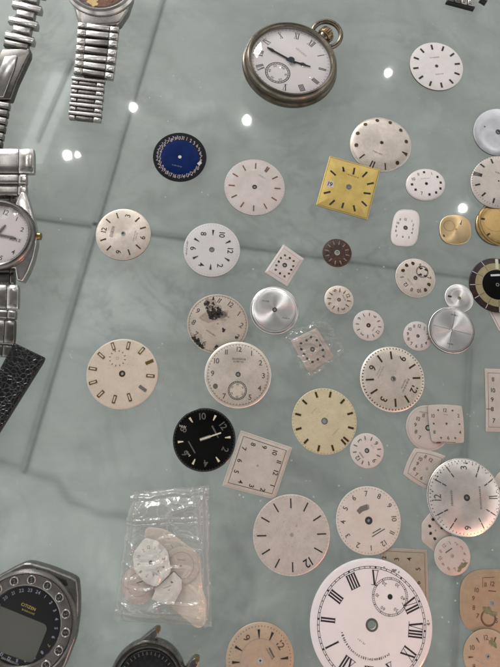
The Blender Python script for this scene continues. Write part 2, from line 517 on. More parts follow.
    def blob(s, c, r, m=STAIN, seed=0, name='corrosion_spot', t=.035, el=1.0):
        if math.hypot(*c) > .93: c = (c[0] * .93 / math.hypot(*c), c[1] * .93 / math.hypot(*c))
        rnd = random.Random(seed); n = 26; ph = [rnd.uniform(0, 6.28) for _ in range(4)]
        q = []
        for k in range(n):
            a = 2 * math.pi * k / n
            f_ = .3 if 'dot' in name else 1.0
            rr = r * (1 + f_ * (.28 * math.sin(2 * a + ph[0]) + .2 * math.sin(3 * a + ph[1]) + .16 * math.sin(5 * a + ph[2]) + .12 * math.sin(9 * a + ph[3])))
            x, y = (c[0] + rr * el * math.cos(a)) * s.R, (c[1] + rr * math.sin(a)) * s.R
            lim = .97 * np.interp(math.atan2(y, x), s.ang, s.rad_) / max(1e-9, math.hypot(x, y))
            if lim < 1: x, y = x * lim, y * lim
            q.append((x, y))
        q = [((c[0]) * s.R, (c[1]) * s.R)] + q
        return s.shapes(name, [(q, [(0, 1 + k, 1 + (k + 1) % n) for k in range(n)])], m, t)

    def sub(s, c, r, m=INKG, nums=True, n=12):
        """seconds subdial, a part with its ring, ticks and figures in one mesh"""
        acc = []
        N = 48
        for rr, w in ((r, .012), (r * .86, .010)):
            V = []; F = []
            for k in range(N):
                a = 2 * math.pi * k / N
                for q in (rr - w, rr + w): V.append(((c[0] + q * math.sin(a)) * s.R, (c[1] + q * math.cos(a)) * s.R))
            for k in range(N): F.append((2 * k, 2 * k + 1, (2 * k + 3) % (2 * N), (2 * k + 2) % (2 * N)))
            acc.append((V, F))
        for k in range(n * 2):
            a = 2 * math.pi * k / (n * 2)
            q = [(-.006, r * .86), (.006, r * .86), (.006, r), (-.006, r)]
            acc.append((s.xf([(x * s.R, y * s.R) for x, y in q], (c[0] * s.R, c[1] * s.R), a, 1), [(0, 1, 2, 3)]))
        if nums:
            for k, st in enumerate(('60', '10', '20', '30', '40', '50')):
                a = 2 * math.pi * k / 6
                V, F = text2d(st)
                acc.append((s.xf(V, ((c[0] + r * .68 * math.sin(a)) * s.R, (c[1] + r * .68 * math.cos(a)) * s.R), a, r * .2 * s.R), F))
        return s.shapes('seconds_subdial', acc, m, .027)

    def hub(s, r=.05, m=DKSTEEL, w=.03):
        return s.ring(r, w, m, name='hole_rim', t=.04, n=28)

HN = {h: str(h) for h in range(1, 13)}
def sel(*hs): return {h: str(h) for h in hs}
RN = dict(zip(range(1, 13), 'I II III IIII V VI VII VIII IX X XI XII'.split()))

# ------------------------------------------------------------------ the loose dials
# A: batons, top right
d = Dial('pinkish white dial with short black batons, alone below the steel bracelet end at the top', (410.3, 462.3, 42.4, 91.3), up=(-19, -75), m=BRIGHT)
d.batons(range(1, 13), .70, .90, .065, .065, m=INK); d.hub()
d.script((0, .36), .34, .05, m=INKG, seed=1); d.script((.04, -.34), .3, .05, m=INKG, seed=2)
# blue calendar dial
d = Dial('deep blue dial with a black outer ring of pale date figures', (154, 205.6, 132.9, 182.5), up=(45, -165), m=BLUE, hole=.02, th=.5, edge=NAVY)
d.ring(.86, .30, NAVY, name='date_ring', t=.03)
d.nums({k: str(k + 1) for k in range(31)}, pos={k: (.80 * math.sin(k * 2 * math.pi / 31 + .1), .80 * math.cos(k * 2 * math.pi / 31 + .1)) for k in range(31)},
       size=.145, m=mat('faint_pink_print', (.46, .40, .47), .5), join=True, squeeze=.8, t=.045)
d.disc(.065, WHITE_TXT, name='centre_pin_disc', t=.05)
d.bar(d.px(*(198.0, 164.5)), d.px(201.0, 162.0), .11, WHITE_TXT, t=.06, name='date_window')
d.script((-.02, -.38), .36, .06, m=mat('pale_blue_print', (.12, .19, .36), .5), seed=3)
# D: thin gilt batons
d = Dial('matt pinkish dial with thin gilt batons and a round black centre hole', (224, 285, 160, 215.3), up=(45, -64), m=PINKW, hole=.045, th=.5)
d.batons([1, 2, 3, 4, 5, 6, 7, 8, 9, 10, 11], .66, .86, .035, m=BROWNM)
d.batons([11.93, 12.07], .66, .86, .035, m=BROWNM)
d.ring(.06, .04, INK, name='hole_rim'); d.script((0, .45), .22, .06, m=INKF, seed=4); d.track(.96, 60, .03, .008, INKF)
# E
d = Dial('white dial with small even numerals and black darts, turned on its side', (183.5, 240, 223.6, 277), up=(145, 10), m=WHITE2, hole=.07)
d.nums(sel(2, 4, 6, 8, 10, 12), .66, .20, m=INK); d.batons([1, 3, 5, 7, 9, 11], .54, .74, .015, .075, m=INK); d.hub(.08, STEEL, .035)
d.track(.93, 60, .03, .012, INKF); d.script((0, -.88), .5, .05, m=INKG, seed=5)
# B
d = Dial('speckled cream dial with dark gilt batons and quarter numerals, its 12 pointing left', (94.8, 152, 210.3, 259.2), up=(-75, -15), m=CREAM, dome=.5, pw=5, hole=.05)
d.batons([1, 2, 4, 5, 7, 8, 10, 11], .64, .86, .045, m=GOLDD); d.nums(sel(12, 3, 6, 9), .72, .19, m=GOLDD); d.hub(.07, STEELM)
d.script((0, .40), .42, .13, m=INKG, seed=6); d.script((0, -.42), .4, .05, m=INKF, seed=7, rows=2)
# F dotted oval dial under the yellow square
d = Dial('silvered domed dial with dark dot markers, touching the yellow square dial', ell=(380.4, 145.2, 30.2, 7.0, -6.5, 26.2), up=(-32, 75), m=CREAM, dome=1.6, pw=5, th=.5, hole=.035)
d.dots([2, 3, 4, 5, 6, 7, 8, 10], .84, .062, m=GOLDD, t=.15); d.batons([1, 11, 12.1, 11.9], .72, .92, .04, m=GOLDD); d.batons([9], .72, .92, .02, .12, m=GOLDD)
d.hub(.045); d.script((0, .40), .3, .06, m=INKG, seed=8); d.ring(.97, .02, RIM)
# yellow square
o = (290, 100, .26)
d = Dial('bright yellow gilt square dial with thin black batons', poly=[(329.5, 156.7), (379.7, 170.7), (367.2, 220.1), (316, 205.3)], up=(22, -67), m=YELL, hole=.03, th=.45, rad=.25, tilt=(1.2, 20, -18), centre=(348.5, 187.8))
for a, b in (((205, 262), (205, 275)), ((248, 262), (243, 287)), ((296, 278), (278, 297)), ((322, 320), (296, 325)), ((310, 361), (283, 358)),
             ((295, 408), (276, 390)), ((250, 428), (245, 405)), ((200, 415), (206, 395)), ((153, 402), (172, 385)), ((130, 358), (156, 352)), ((156, 272), (176, 290)), ((203, 258), (208, 276))):
    d.bar(d.px(*a, o), d.px(*b, o), .045, INK, t=.1, name='hour_marker', solid=True)
d.hub(.05, STEELM, .05); d.bar(d.px(142, 322, o), d.px(168, 324, o), .18, PINKW, t=.02, name='date_window'); d.frame(.96, .008, GOLDD)
d.script((0, .33), .32, .04, m=GOLDD, seed=9); d.nums({1: '19'}, pos={1: d.px(155, 323, o)}, size=.12, m=INK, t=.05)
# small oval
d = Dial('small oval white dial with square black hour blocks, right of the yellow square', ell=(425.2, 185.2, 19.3, 3.0, -3.6, 15.8), up=(-2, -11), m=BRIGHT, dome=.9, pw=5, hole=.06, th=.5)
o = (400, 165, .1)
for h, p in {12: (235, 80), 1: (310, 95), 2: (368, 128), 3: (400, 185), 4: (398, 243), 5: (355, 283), 6: (288, 303), 7: (212, 290), 8: (150, 255), 9: (115, 202), 10: (130, 147), 11: (178, 100)}.items():
    if h in (10, 11, 7, 1): d.nums({h: str(h)}, pos={h: d.px(*p, o)}, size=.17, m=INKG)
    else: q = d.px(*p, o); d.bar((q[0] - .06, q[1]), (q[0] + .06, q[1]), .13, INK, name='hour_dot')
d.hub(.07); d.script((0, .30), .5, .05, m=INKF, seed=10); d.frame(.97, .02, RIM)
# small barrel dial
o = (384, 205, .08)
d = Dial('small pale barrel shaped dial with brown and black numerals, below the small oval dial', poly=[(394.5, 209), (420.8, 210.5), (417, 247.3), (388.8, 245.8)], up=(2, -14), m=BRIGHT, sq=3.3, hole=.07, th=.5)
for h, p in {12: (270, 180), 1: (350, 200), 2: (365, 250), 3: (358, 300), 4: (348, 348), 5: (312, 405), 6: (237, 395), 7: (160, 385), 8: (148, 322), 9: (155, 272), 10: (175, 225), 11: (202, 180)}.items():
    d.nums({h: str(h)}, pos={h: d.px(*p, o)}, size=.13, m=INKB if h in (7, 8, 9, 10) else INK)
d.hub(.08, DKSTEEL, .08); d.frame(.97, .015, RIM)
# gold cushion
d = Dial('small gold sunburst dial with rounded sides, no print', poly=[(439, 215), (470.5, 215.5), (471.5, 245), (440, 244.5)], up=(7, -13), m=GOLDS, sq=2.5, dome=.4, pw=4, hole=.03)
d.batons([12.05], .45, .72, .03, m=STEELM); d.bar((.12, .42), (.02, .74), .06, INK, name='hour_marker'); d.ring(.33, .02, GOLDM, c=(-.45, -.02), name='engraved_ring'); d.bar((-.5, -.7), (-.38, -.8), .08, INK)
# T
o = (392, 254, .096)
d = Dial('cream dial with dark spots and a stained seconds subdial, over the tile joint at right', (396, 434.5, 258, 298.5), up=(-102, 77), m=CREAM, hole=.05, th=.55)
for h, p in {1: (105, 240), 2: (115, 172), 3: (152, 118), 4: (218, 98), 5: (292, 120), 7: (388, 248), 8: (385, 318), 9: (348, 375), 10: (280, 385), 11: (205, 372), 12: (142, 318)}.items():
    if h in (1, 5, 7, 10, 11, 12): d.nums({h: str(h)}, pos={h: d.px(*p, o)}, size=.19, m=GOLDD, radial=True)
    else: q = d.px(*p, o); d.blob(q, .09, GOLDD, seed=h, name='hour_dot')
d.hub(.07, DKSTEEL, .07); d.sub(d.px(315, 185, o), .30, m=INKB, nums=False)
for k, p in enumerate(((295, 215), (355, 165), (300, 150), (350, 230))): d.blob(d.px(*p, o), .07, STAIN, seed=20 + k)
d.track(.93, 60, .04, .015, INKF); d.script((0, .35), .4, .08, m=INKF, seed=11)
# U
d = Dial('small silver sunburst dial with one dark mark, below the black ringed dial', (443, 474.8, 286, 311), up=(2, -25), m=SUN, z=1.3 * MM, hole=.06, th=.35, tilt=(2.5, -6, 8))
d.batons([9.0], .55, .82, .11, m=INK); d.hub(.09, GOLDM, .05); d.ring(.93, .01, INKF)
# small arabic behind the big silver one
o = (380, 260, .24)
d = Dial('small white dial with numerals, half hidden behind the silver cross sheen dial', (404, 431.5, 320.5, 351.7), up=(3, -20), m=PINKW, hole=.05, th=.35)
d.nums(HN, .70, .22, m=INKB); d.hub(.08, DKSTEEL, .06)
# big cross sheen
d = Dial('thick silver sunburst dial with a fine cross and a polished rim', (426.5, 475.5, 309, 352), up=(10, -60), m=SUN, z=.5 * MM, th=1.9, dome=.25, pw=8, hole=.02, edge=STEEL)
d.ring(.965, .05, STEELM, name='polished_rim', t=.08); d.ring(.90, .012, DKSTEEL, name='rim_groove')
for h in (0, 3, 6, 9): d.bar(*((.0, .08), (.0, .82)) if h == 0 else ((.08, -.0), (.82, -.0)) if h == 3 else ((0, -.08), (0, -.82)) if h == 6 else ((-.08, 0), (-.82, 0)), .014, DKSTEEL, name='cross_line')
d.script((.0, .66), .30, .07, m=INK, seed=12); d.script((.02, -.62), .26, .06, m=INK, seed=13)
# right edge column
d = Dial('plain brushed bluish silver disc at the right edge, topmost of its column', ell=(497, 133.5, 24.2, 6, -6, 23.6), up=(0, -1), m=SILB, z=.1 * MM, hole=.06, th=.6, tilt=(2.5, -10, 20))
d.dots([9.55], .55, .03, m=DKSTEEL); d.hub(.08, DKSTEEL, .06)
d = Dial('thick gold coloured dial half under the grey baton dial at the right edge', ell=(500, 224.5, 24.5, 4, -5, 21.5), up=(0, -1), m=GOLDP, th=1.2, dome=.5, pw=6, hole=.03, edge=STEELD)
d.ring(.88, .015, GOLDD, name='engraved_ring'); d.ring(.5, .012, GOLDM, c=(-.3, .1), name='engraved_ring'); d.batons([7.5, 9.2], .72, .86, .07, m=INK); d.ring(.98, .03, GOLDM)
d = Dial('grey pink dial with black batons lying over the gold dial at the right edge', ell=(497, 182.5, 26.5, 4, -4.5, 26), up=(15, -60), m=GREYP, z=1.4 * MM, dome=.8, pw=5, hole=.03, th=.5)
d.batons([1, 2, 3, 4, 5, 6, 7, 8, 10, 11, 12], .70, .88, .055, m=INK)
d.batons([8.88, 9.0, 9.12], .62, .92, .035, m=INK); d.track(.94, 60, .05, .014, INKG); d.script((0, .3), .4, .06, m=INKG, seed=14)
# pale dial under black ring
d = Dial('pale square dial peeking out from under the black ringed dial', poly=[(484.5, 303), (512, 296), (520, 330), (499, 331)], up=(-4, -20), m=PINKW, rad=.6, th=.35)
d.frame(.86, .02, INKG)
# black + khaki ring
d = Dial('large black dial with a khaki ring and white hour lines at the right edge', (470, 523, 257.5, 313.5), up=(-3, -30), m=PLUM, z=.9 * MM, dome=.5, pw=3, hole=.03, th=.6, edge=NAVY)
d.ring(.675, .25, KHAKI, name='khaki_ring', t=.03); d.disc(.55, BLACK, t=.035)
d.batons(range(1, 12), .80, .99, .018, m=WHITE_TXT, t=.06, name='hour_marker'); d.batons([12.15], .58, .97, .11, m=mat('cream_block', (.62, .6, .45), .5), t=.08)
d.batons(range(1, 12), .58, .79, .012, m=INK, t=.05, name='ring_line'); d.bar((-.22, .34), (.12, .36), .07, WHITE_TXT, t=.06, name='pale_bar'); d.script((0, -.28), .3, .03, m=INKG, seed=15); d.hub(.05, STEELM)
# small square alone
d = Dial('small pinkish square dial alone across the tile joint, tilted as a diamond', poly=[(283.4, 244.4), (304.2, 259), (287.2, 286.8), (264.6, 272.4)], up=(2, -12), m=PINKW, rad=.2, th=.4, hole=.05, centre=(284.6, 265.5))
o = (255, 235, .12)
for h, p in {12: (290, 192), 1: (322, 217), 2: (318, 260), 3: (302, 290), 4: (283, 322), 5: (246, 345), 6: (208, 320), 7: (172, 290), 8: (178, 253), 9: (198, 222), 10: (216, 192), 11: (250, 170)}.items():
    d.blob(d.px(*p, o), .054, INKB if h % 3 else INK, seed=h, name='hour_dot')
d.hub(.08, DKSTEEL, .06); d.script((.06, .30), .2, .05, m=INKB, seed=16); d.frame(.80, .015, INKF)
# brown
d = Dial('small dark brown mottled dial lying on the tile joint', (322.4, 351.7, 239, 267), up=(4, -20), m=BROWN, hole=.10, th=.5)
d.batons(range(1, 13), .58, .86, .09, .05, m=mat('worn_brown_print', (.24, .19, .16), .6, amp=.4, scale=900), t=.05, name='hour_marker'); d.hub(.15, mat('tarnished_rim', (.35, .42, .38), .5), .07); d.ring(.95, .03, INKB)
# H spotted
o = (160, 270, .24)
d = Dial('grey beige arabic dial with black corrosion blotches', (186.9, 248.3, 294.5, 354), up=(55, -80), m=SPOTD, th=.5, hole=.03)
d.nums(HN, .78, .17, m=INKG); d.track(.92, 60, .04, .012, INKG); d.ring(.94, .01, INKG)
for k, (x, y, r, e) in enumerate(((210, 186, .11, 1.1), (226, 174, .10, 1.2), (244, 170, .10, 1.0), (235, 192, .10, 1.2), (217, 198, .06, 1), (255, 182, .06, 1), (195, 140, .08, 1), (222, 140, .05, 1), (222, 120, .05, .8), (140, 285, .08, 1), (160, 302, .09, 1.2), (172, 318, .08, 1), (150, 296, .07, 1), (265, 250, .05, 1.4), (235, 318, .05, 1), (318, 280, .04, 1))):
    d.blob(d.px(x, y, o), r, STAIN, seed=40 + k, el=e)
for k, (x, y, r) in enumerate(((222, 180, .30), (205, 140, .16), (158, 296, .22), (250, 190, .2))): d.blob(d.px(x, y, o), r, mat('brown_stain', (.36, .31, .25), .7, amp=.15, scale=900), seed=240 + k, name='brown_stain', t=.015, el=1.2)
for k in range(26):
    q = d.px(random.gauss(222, 26), random.gauss(172, 24), o)
    if math.hypot(*q) < .92: d.blob(q, random.uniform(.008, .03), STAIN, seed=250 + k)
d.script((0, .38), .4, .05, m=INKG, seed=17); d.script((-.02, -.38), .34, .05, m=INKG, seed=18)
# silver sunburst dome
d = Dial('thick plain silver sunburst dial with bright curved rim, beside the corroded dial', (248, 300.5, 289, 332.5), up=(8, -60), m=SUN, th=1.2, dome=.9, pw=7, hole=.055, edge=STEEL)
d.ring(.955, .06, STEELM, name='polished_rim', t=.06); d.ring(.86, .012, STEELM, name='rim_groove')
d.hub(.075, DKSTEEL, .05); d.script((-.42, .30), .26, .07, m=INKG, seed=19); d.script((.50, -.28), .3, .06, m=INKG, seed=20)
# Q, R
d = Dial('tiny cream dial with dark numerals and a shiny rim spot, upper of the tiny pair', (324, 353.8, 286, 313.8), up=(65, -27), m=CREAM, hole=.06, th=.35)
d.nums(sel(6, 12, 9, 3), .70, .26, m=INKB); d.batons([1, 2, 4, 5, 7, 8, 10, 11], .55, .82, .07, .03, m=INKB); d.hub(.10, GOLDM, .06); d.script((0, .38), .4, .07, m=INKB, seed=21)
d = Dial('tiny white dial with thin dashes and small numerals, lower of the tiny pair', (352, 384.8, 311, 340), up=(75, 55), m=PINKW, hole=.06, th=.35)
d.nums(sel(12, 3, 6, 9), .72, .22, m=INKG); d.batons([1, 2, 4, 5, 7, 8, 10, 11], .62, .82, .04, m=INKG); d.hub(.10, GOLDD, .08); d.script((0, .40), .3, .08, m=INKG, seed=22)
# rectangular wrapped dial
d = Dial('rectangular pinkish dial with dark dot hours wrapped in crinkled clear film', poly=[(290.2, 340.5), (316.5, 327.8), (334.2, 356.6), (308.6, 373)], up=(-16, -29), m=ROSE, z=.25 * MM, rad=1.0, th=.45, hole=.06)
o = (280, 315, .14)
for h, p in {12: (190, 182), 1: (222, 157), 2: (262, 180), 3: (287, 217), 4: (306, 250), 5: (312, 296), 6: (270, 318), 7: (232, 335), 8: (193, 312), 9: (172, 280), 10: (152, 244), 11: (150, 202)}.items():
    d.blob(d.px(*p, o), .058, INK, seed=h, name='hour_dot')
d.hub(.08, DKSTEEL, .06); d.frame(.62, .012, INKB); d.frame(.80, .01, INKF)
WRAPPED = d
# G
o = (60, 320, .24)
d = Dial('beige dial with hollow gilt bar markers and a dotted seconds ring, alone at left', (85.7, 158.9, 339.9, 408.8), up=(35, 109), m=BEIGE, dome=.35, pw=4, th=.6, hole=.045)
for k, p in enumerate(((285, 107), (340, 128), (373, 175), (377, 233), (345, 285), (290, 322), (227, 330), (170, 308), (138, 260), (137, 203), (172, 148), (222, 110))):
    q = d.px(*p, o); h = math.degrees(math.atan2(q[0], q[1])) / 30 % 12; r = math.hypot(*q)
    d.batons([h], r - .115, r + .115, .085, m=GOLDM if p != (345, 285) else STEELM, t=.18, hollow=BEIGE if k not in (4, 2) else None)
c_ = d.px(240, 160, o)
for k in range(12): a = 2 * math.pi * k / 12; d.bar((c_[0] + .19 * math.sin(a), c_[1] + .19 * math.cos(a)), (c_[0] + .24 * math.sin(a), c_[1] + .24 * math.cos(a)), .022, INKG, name='seconds_tick')
d.ring(.035, .012, INKF, c=c_, name='seconds_hole_rim'); d.hub(.065, GOLDD, .05)
# I
d = Dial('silvery arabic dial with a small seconds subdial at six, overlapping the corroded dial', (204.8, 270.9, 341.5, 408.6), up=(4, -90), m=SILVW, z=.35 * MM, dome=.9, pw=6, th=.5, hole=.045, tilt=(.8, -15, -30))
d.nums(sel(1, 2, 3, 4, 5, 7, 8, 9, 10, 11, 12), .76, .155, m=INKG); d.track(.89, 60, .035, .014, INK); d.ring(.91, .008, INKG); d.disc(.28, mat('subdial_guilloche', (.68, .62, .53), .4, .3, amp=.14, scale=1500, aniso=.6), c=(0, -.48), name='subdial_plate', t=.012); d.sub((0, -.48), .27, m=INKG)
d.hub(.06, DKSTEEL, .03); d.script((0, .46), .38, .07, m=INKG, seed=23); d.script((0, .38), .3, .05, m=INKG, seed=24); d.disc(.075, mat('green_lume', (.16, .15, .07), .6), c=(-.655, -.38), name='lume_spot')
# P
o = (340, 330, .2)
d = Dial('silvered dial with gilt batons, quarter numerals and a dotted black minute edge', (359.5, 424.9, 347, 412), up=(118, 62), m=SILVW, dome=1.2, pw=7, th=.5, hole=.045)
d.batons([1, 2, 4, 5, 7, 8, 10, 11], .60, .84, .05, m=GOLDD); d.nums(sel(12, 3, 6, 9), .70, .21, m=GOLDD); d.track(.93, 60, .045, .028, INK); d.hub(.065, STEELM)
d.script((0, .42), .44, .06, m=INKG, seed=25); d.script((0, .34), .3, .05, m=INKG, seed=26); d.script((0, -.42), .4, .05, m=INKF, seed=27, rows=2)
# K
d = Dial('yellowed ivory dial with short black batons, in the centre of the photo', (292, 356.3, 388, 455), up=(78, 75), m=IVORY, dome=.3, pw=4, th=.55, hole=.065)
d.batons([1, 2, 3, 4, 5, 6, 7, 8, 9, 10, 11], .74, .92, .06, m=GOLDD); d.batons([11.87, 12.13], .74, .94, .06, m=GOLDD); d.hub(.085, STEELM, .035); d.script((0, .46), .3, .04, m=INKF, seed=28); d.track(.965, 60, .03, .012, INKG)
d.script((0, -.45), .24, .04, m=INKF, seed=29)
# J black with hands
o = (170, 404, .14)
d = Dial('glossy black dial with lume darts and a pale hand', (173.4, 235, 407.4, 472.4), up=(155, -110), m=BLACK, dome=.7, pw=4, th=.5, hole=.015, edge=INK)
FL = mat('faint_grey_print', (.10, .095, .085), .5)
d.nums(sel(2, 4, 6, 8, 10, 12), .74, .21, m=FL, radial=True)
d.batons([1, 3, 5, 7, 9, 11], .66, .84, .03, .075, m=LUME, t=.12); d.track(.94, 60, .03, .01, mat('faint_track', (.08, .08, .075), .5))
a = d.px(215, 255, o); b = d.px(365, 205, o)
hd = d.bar(a, b, .045, LUME, t=.9, name='hand', solid=True); d.bar(a, ((a[0] + b[0]) / 2, (a[1] + b[1]) / 2), .10, mat('hand_steel', (.5, .5, .5), .3, .9), t=.8, name='hand', solid=True)
d.bar(d.px(132, 265, o), d.px(180, 350, o), .04, FL, t=.03); d.bar(d.px(300, 155, o), d.px(345, 240, o), .05, FL, t=.03); d.ring(.97, .035, mat('smoky_rim', (.05, .05, .05), .15, .3), name='bevelled_rim', t=.05)
d.script(d.px(90, 160, o), .2, .08, ang=-40, m=LUME, seed=30); d.script(d.px(130, 352, o), .2, .07, m=LUME, seed=31)
# L
o = (345, 428, .09)
d = Dial('small white dial with quarter numerals touching the ivory dial', (350, 383.6, 433, 468.3), up=(-105, 83), m=PINKW, hole=.08, th=.35)
d.nums(sel(12, 3, 6, 9), .70, .25, m=INKG); d.batons([1, 2, 4, 5, 7, 8, 10, 11], .62, .84, .045, m=INKG); d.hub(.11, DKSTEEL, .06); d.script((0, .42), .4, .09, m=INKB, seed=32); d.script((0, -.4), .3, .05, m=INKF, seed=33)
# square arabic
o = (160, 380, .28)
d = Dial('white square dial with a printed square of black numerals, by the black dial', poly=[(240.8, 430.2), (292.2, 447.5), (275, 499.5), (222, 486)], up=(65, 20), m=DUSKY, rad=.35, th=.45, hole=.02, centre=(257.5, 465.5))
for h, p in {12: (413, 332), 11: (425, 293), 10: (410, 260), 9: (373, 240), 8: (333, 230), 7: (300, 245), 6: (285, 288), 5: (273, 327), 4: (288, 363), 3: (327, 378), 2: (367, 392), 1: (402, 377)}.items():
    d.nums({h: str(h)}, pos={h: d.px(*p, o)}, size=.125, m=INK)
d.frame(.83, .014, INK); d.frame(.95, .006, INKF); d.disc(.03, INKF)
# M
o = (240, 470, .26)
d = Dial('large pinkish grey dial with thin black batons and one tilted 12', (253, 329.7, 494, 576), up=(61, 105), m=GREYP, dome=.4, pw=5, th=.55, hole=.02)
d.batons(range(1, 12), .66, .90, .030, m=INK); d.nums(sel(12), .80, .22, m=INK, squeeze=.9); d.disc(.05, INKF, name='centre_spot'); d.track(.965, 60, .02, .012, INKF)
for k in range(16): d.blob((random.uniform(-.6, .3), random.uniform(-.4, .35)), random.uniform(.012, .035), mat('worn_patch', (.53, .48, .45), .6), seed=60 + k, name='worn_spot')
# rectangle under the big dial goes first, then N, then O
d = Dial('grey tan rectangular dial mostly hidden under the big white roman dial', poly=[(381, 547), (427, 549.5), (428.5, 606), (380, 606)], up=(-1, 0), m=GREYT, rad=.3, th=.35, hole=.03, centre=(404, 577))
o = (330, 470, .22)
for h, p in {2: (245, 398), 3: (303, 405), 4: (360, 405), 5: (400, 450), 6: (400, 512)}.items(): d.nums({h: str(h)}, pos={h: d.px(*p, o)}, size=.13, m=INK)
d.frame(.88, .012, INKG); d.frame(.97, .012, RIM)
o = (335, 485, .134)
d = Dial('cream arabic dial with a small arched date cutout, above the big roman dial', (336, 400.4, 485.8, 555.4), up=(118, 180), m=PEACH, z=.3 * MM, dome=.35, pw=5, th=.5, hole=.055)
d.nums({h: str(h) for h in range(1, 13)}, .79, .155, m=INKG, radial=True); d.track(.94, 60, .03, .013, INKG); d.hub(.08, DKSTEEL, .07)
q = [d.px(*p, o) for p in ((158, 190), (185, 160), (240, 140), (246, 182), (205, 196), (182, 216))]
d.shapes('date_cutout', [([(x * d.R, y * d.R) for x, y in q], [tuple(range(6))])], mat('cutout_floor', (.17, .15, .13), .6), .03); d.bar(d.px(248, 145, o), d.px(250, 178, o), .025, STEELM, name='cutout_edge')
d.bar(d.px(278, 358, o), d.px(340, 322, o), .03, INKG); d.bar(d.px(275, 384, o), d.px(370, 325, o), .03, INKG)
# O
o = (300, 550, .28)
d = Dial('big white enamel pocket dial with bold black roman numerals and a seconds ring', (309, 432.4, 558.8, 692), up=(-67, 107), m=WHITE, z=.45 * MM, dome=.55, pw=14, th=.8, hole=.075, edge=mat('enamel_edge', (.66, .64, .62), .3))
d.nums({h: RN[h] for h in (1, 2, 3, 4, 5, 7, 8, 9, 10, 11, 12)}, .715, .235, m=INK, roman=True, radial=True)
for k in range(12):
    pass
d.ring(.855, .008, INK, n=120); d.ring(.885, .008, INK, n=120); d.track(.87, 60, .03, .012, INK); d.track(.87, 12, .035, .03, INK, name='five_minute_track')
for k, (x, y, r) in enumerate(((467, 262, .022), (335, 72, .03), (352, 78, .014), (300, 60, .012), (463, 250, .012))):
    d.blob(d.px(x, y, (300, 550, .28)), r, mat('chipped_enamel', (.22, .19, .16), .8), seed=200 + k, name='enamel_chip')
d.hub(.085, mat('dark_hole_rim', (.10, .10, .09), .5), .035)  # dark ring round the centre hole
c = d.px(320, 165, o); d.ring(.295, .006, INKG, c=c); d.ring(.262, .006, INKG, c=c)
acc = []
for k in range(60):
    a = 2 * math.pi * k / 60; w = .004 if k % 5 else .009
    acc.append((d.xf([(x * d.R, y * d.R) for x, y in ((-w, .262), (w, .262), (w, .295), (-w, .295))], (c[0] * d.R, c[1] * d.R), a, 1), [(0, 1, 2, 3)]))
d.shapes('seconds_track', acc, INKG, .028)
for k, st in enumerate(('60', '10', '20', '30', '40', '50')):
    a = 2 * math.pi * k / 6; d.nums({k: st}, pos={k: (c[0] + .215 * math.sin(a), c[1] + .215 * math.cos(a))}, size=.05, m=INKG)
d.disc(.042, INK, c=c, name='seconds_hole')
for k in range(26):
    pp = None
    a = R_(38 - k * 4.2)
    d.script((.50 * math.sin(a - 0), .50 * math.cos(a)), .035, .04, ang=math.degrees(a), m=INKG if k < 9 or k > 12 else INKF, seed=70 + k, name='maker_mark')
d.script((.0, .30), .14, .03, m=INKF, seed=120)
# cluster right of centre
o = (400, 400, .14)
d = Dial('worn pinkish dial with faint pink numerals, partly under the small barrel dial at right', (405.5, 450, 405.5, 450.5), up=(5, -30), m=ROSE, th=.4, hole=.085, centre=None)
d.nums(sel(7, 8, 9, 10, 11, 12), .58, .17, m=INKB); d.hub(.10, INK, .05); d.ring(.92, .012, INKF); d.bar((-.5, .62), (.2, .66), .03, INKF)
d = Dial('pink square dial with a lined frame, upper left of the domed silver dial', poly=[(414.5, 448), (446, 456), (432, 491.5), (402.8, 474)], up=(45, -85), m=ROSE, rad=.4, bulge=.5, th=.4, hole=.06, centre=(426.5, 468.5))
o = (400, 445, .1)
for h, p in {7: (165, 295), 8: (145, 237), 9: (175, 185), 10: (205, 140), 11: (255, 115), 12: (310, 150), 6: (215, 330)}.items(): d.nums({h: str(h)}, pos={h: d.px(*p, o)}, size=.17, m=INKB)
d.frame(.80, .016, INKB); d.disc(.07, INKF); d.batons([x / 2 for x in range(24)], .26, .5, .008, m=INKF, join=True, name='ray_print', t=.02)
o = (400, 400, .14)
d = Dial('pinkish bowed square dial with six numerals and dots, on top of the worn round dial', poly=[(427.5, 405), (461.8, 405.8), (464, 442.8), (431.3, 441.5)], up=(-1, -30), m=ROSE, z=.42 * MM, rad=1.0, bulge=.35, th=.45, hole=.04, tilt=(.8, -20, 0))
for h, p in {12: (322, 72), 2: (418, 112), 4: (430, 230), 6: (345, 270), 8: (245, 228), 10: (235, 112)}.items(): d.nums({h: str(h)}, pos={h: d.px(*p, o)}, size=.16, m=INKG)
for h, p in {11: (272, 72), 1: (375, 75), 3: (425, 172), 5: (395, 272), 7: (293, 270), 9: (240, 168)}.items(): d.blob(d.px(*p, o), .045, INKG, seed=h, name='hour_dot')
d.hub(.05, INKF, .03); d.script((-.02, .40), .2, .04, m=INKG, seed=34); d.bar((-.45, -.83), (.4, -.83), .02, INKB); d.bar((-.5, -.87), (-.3, -.87), .05, INKB)
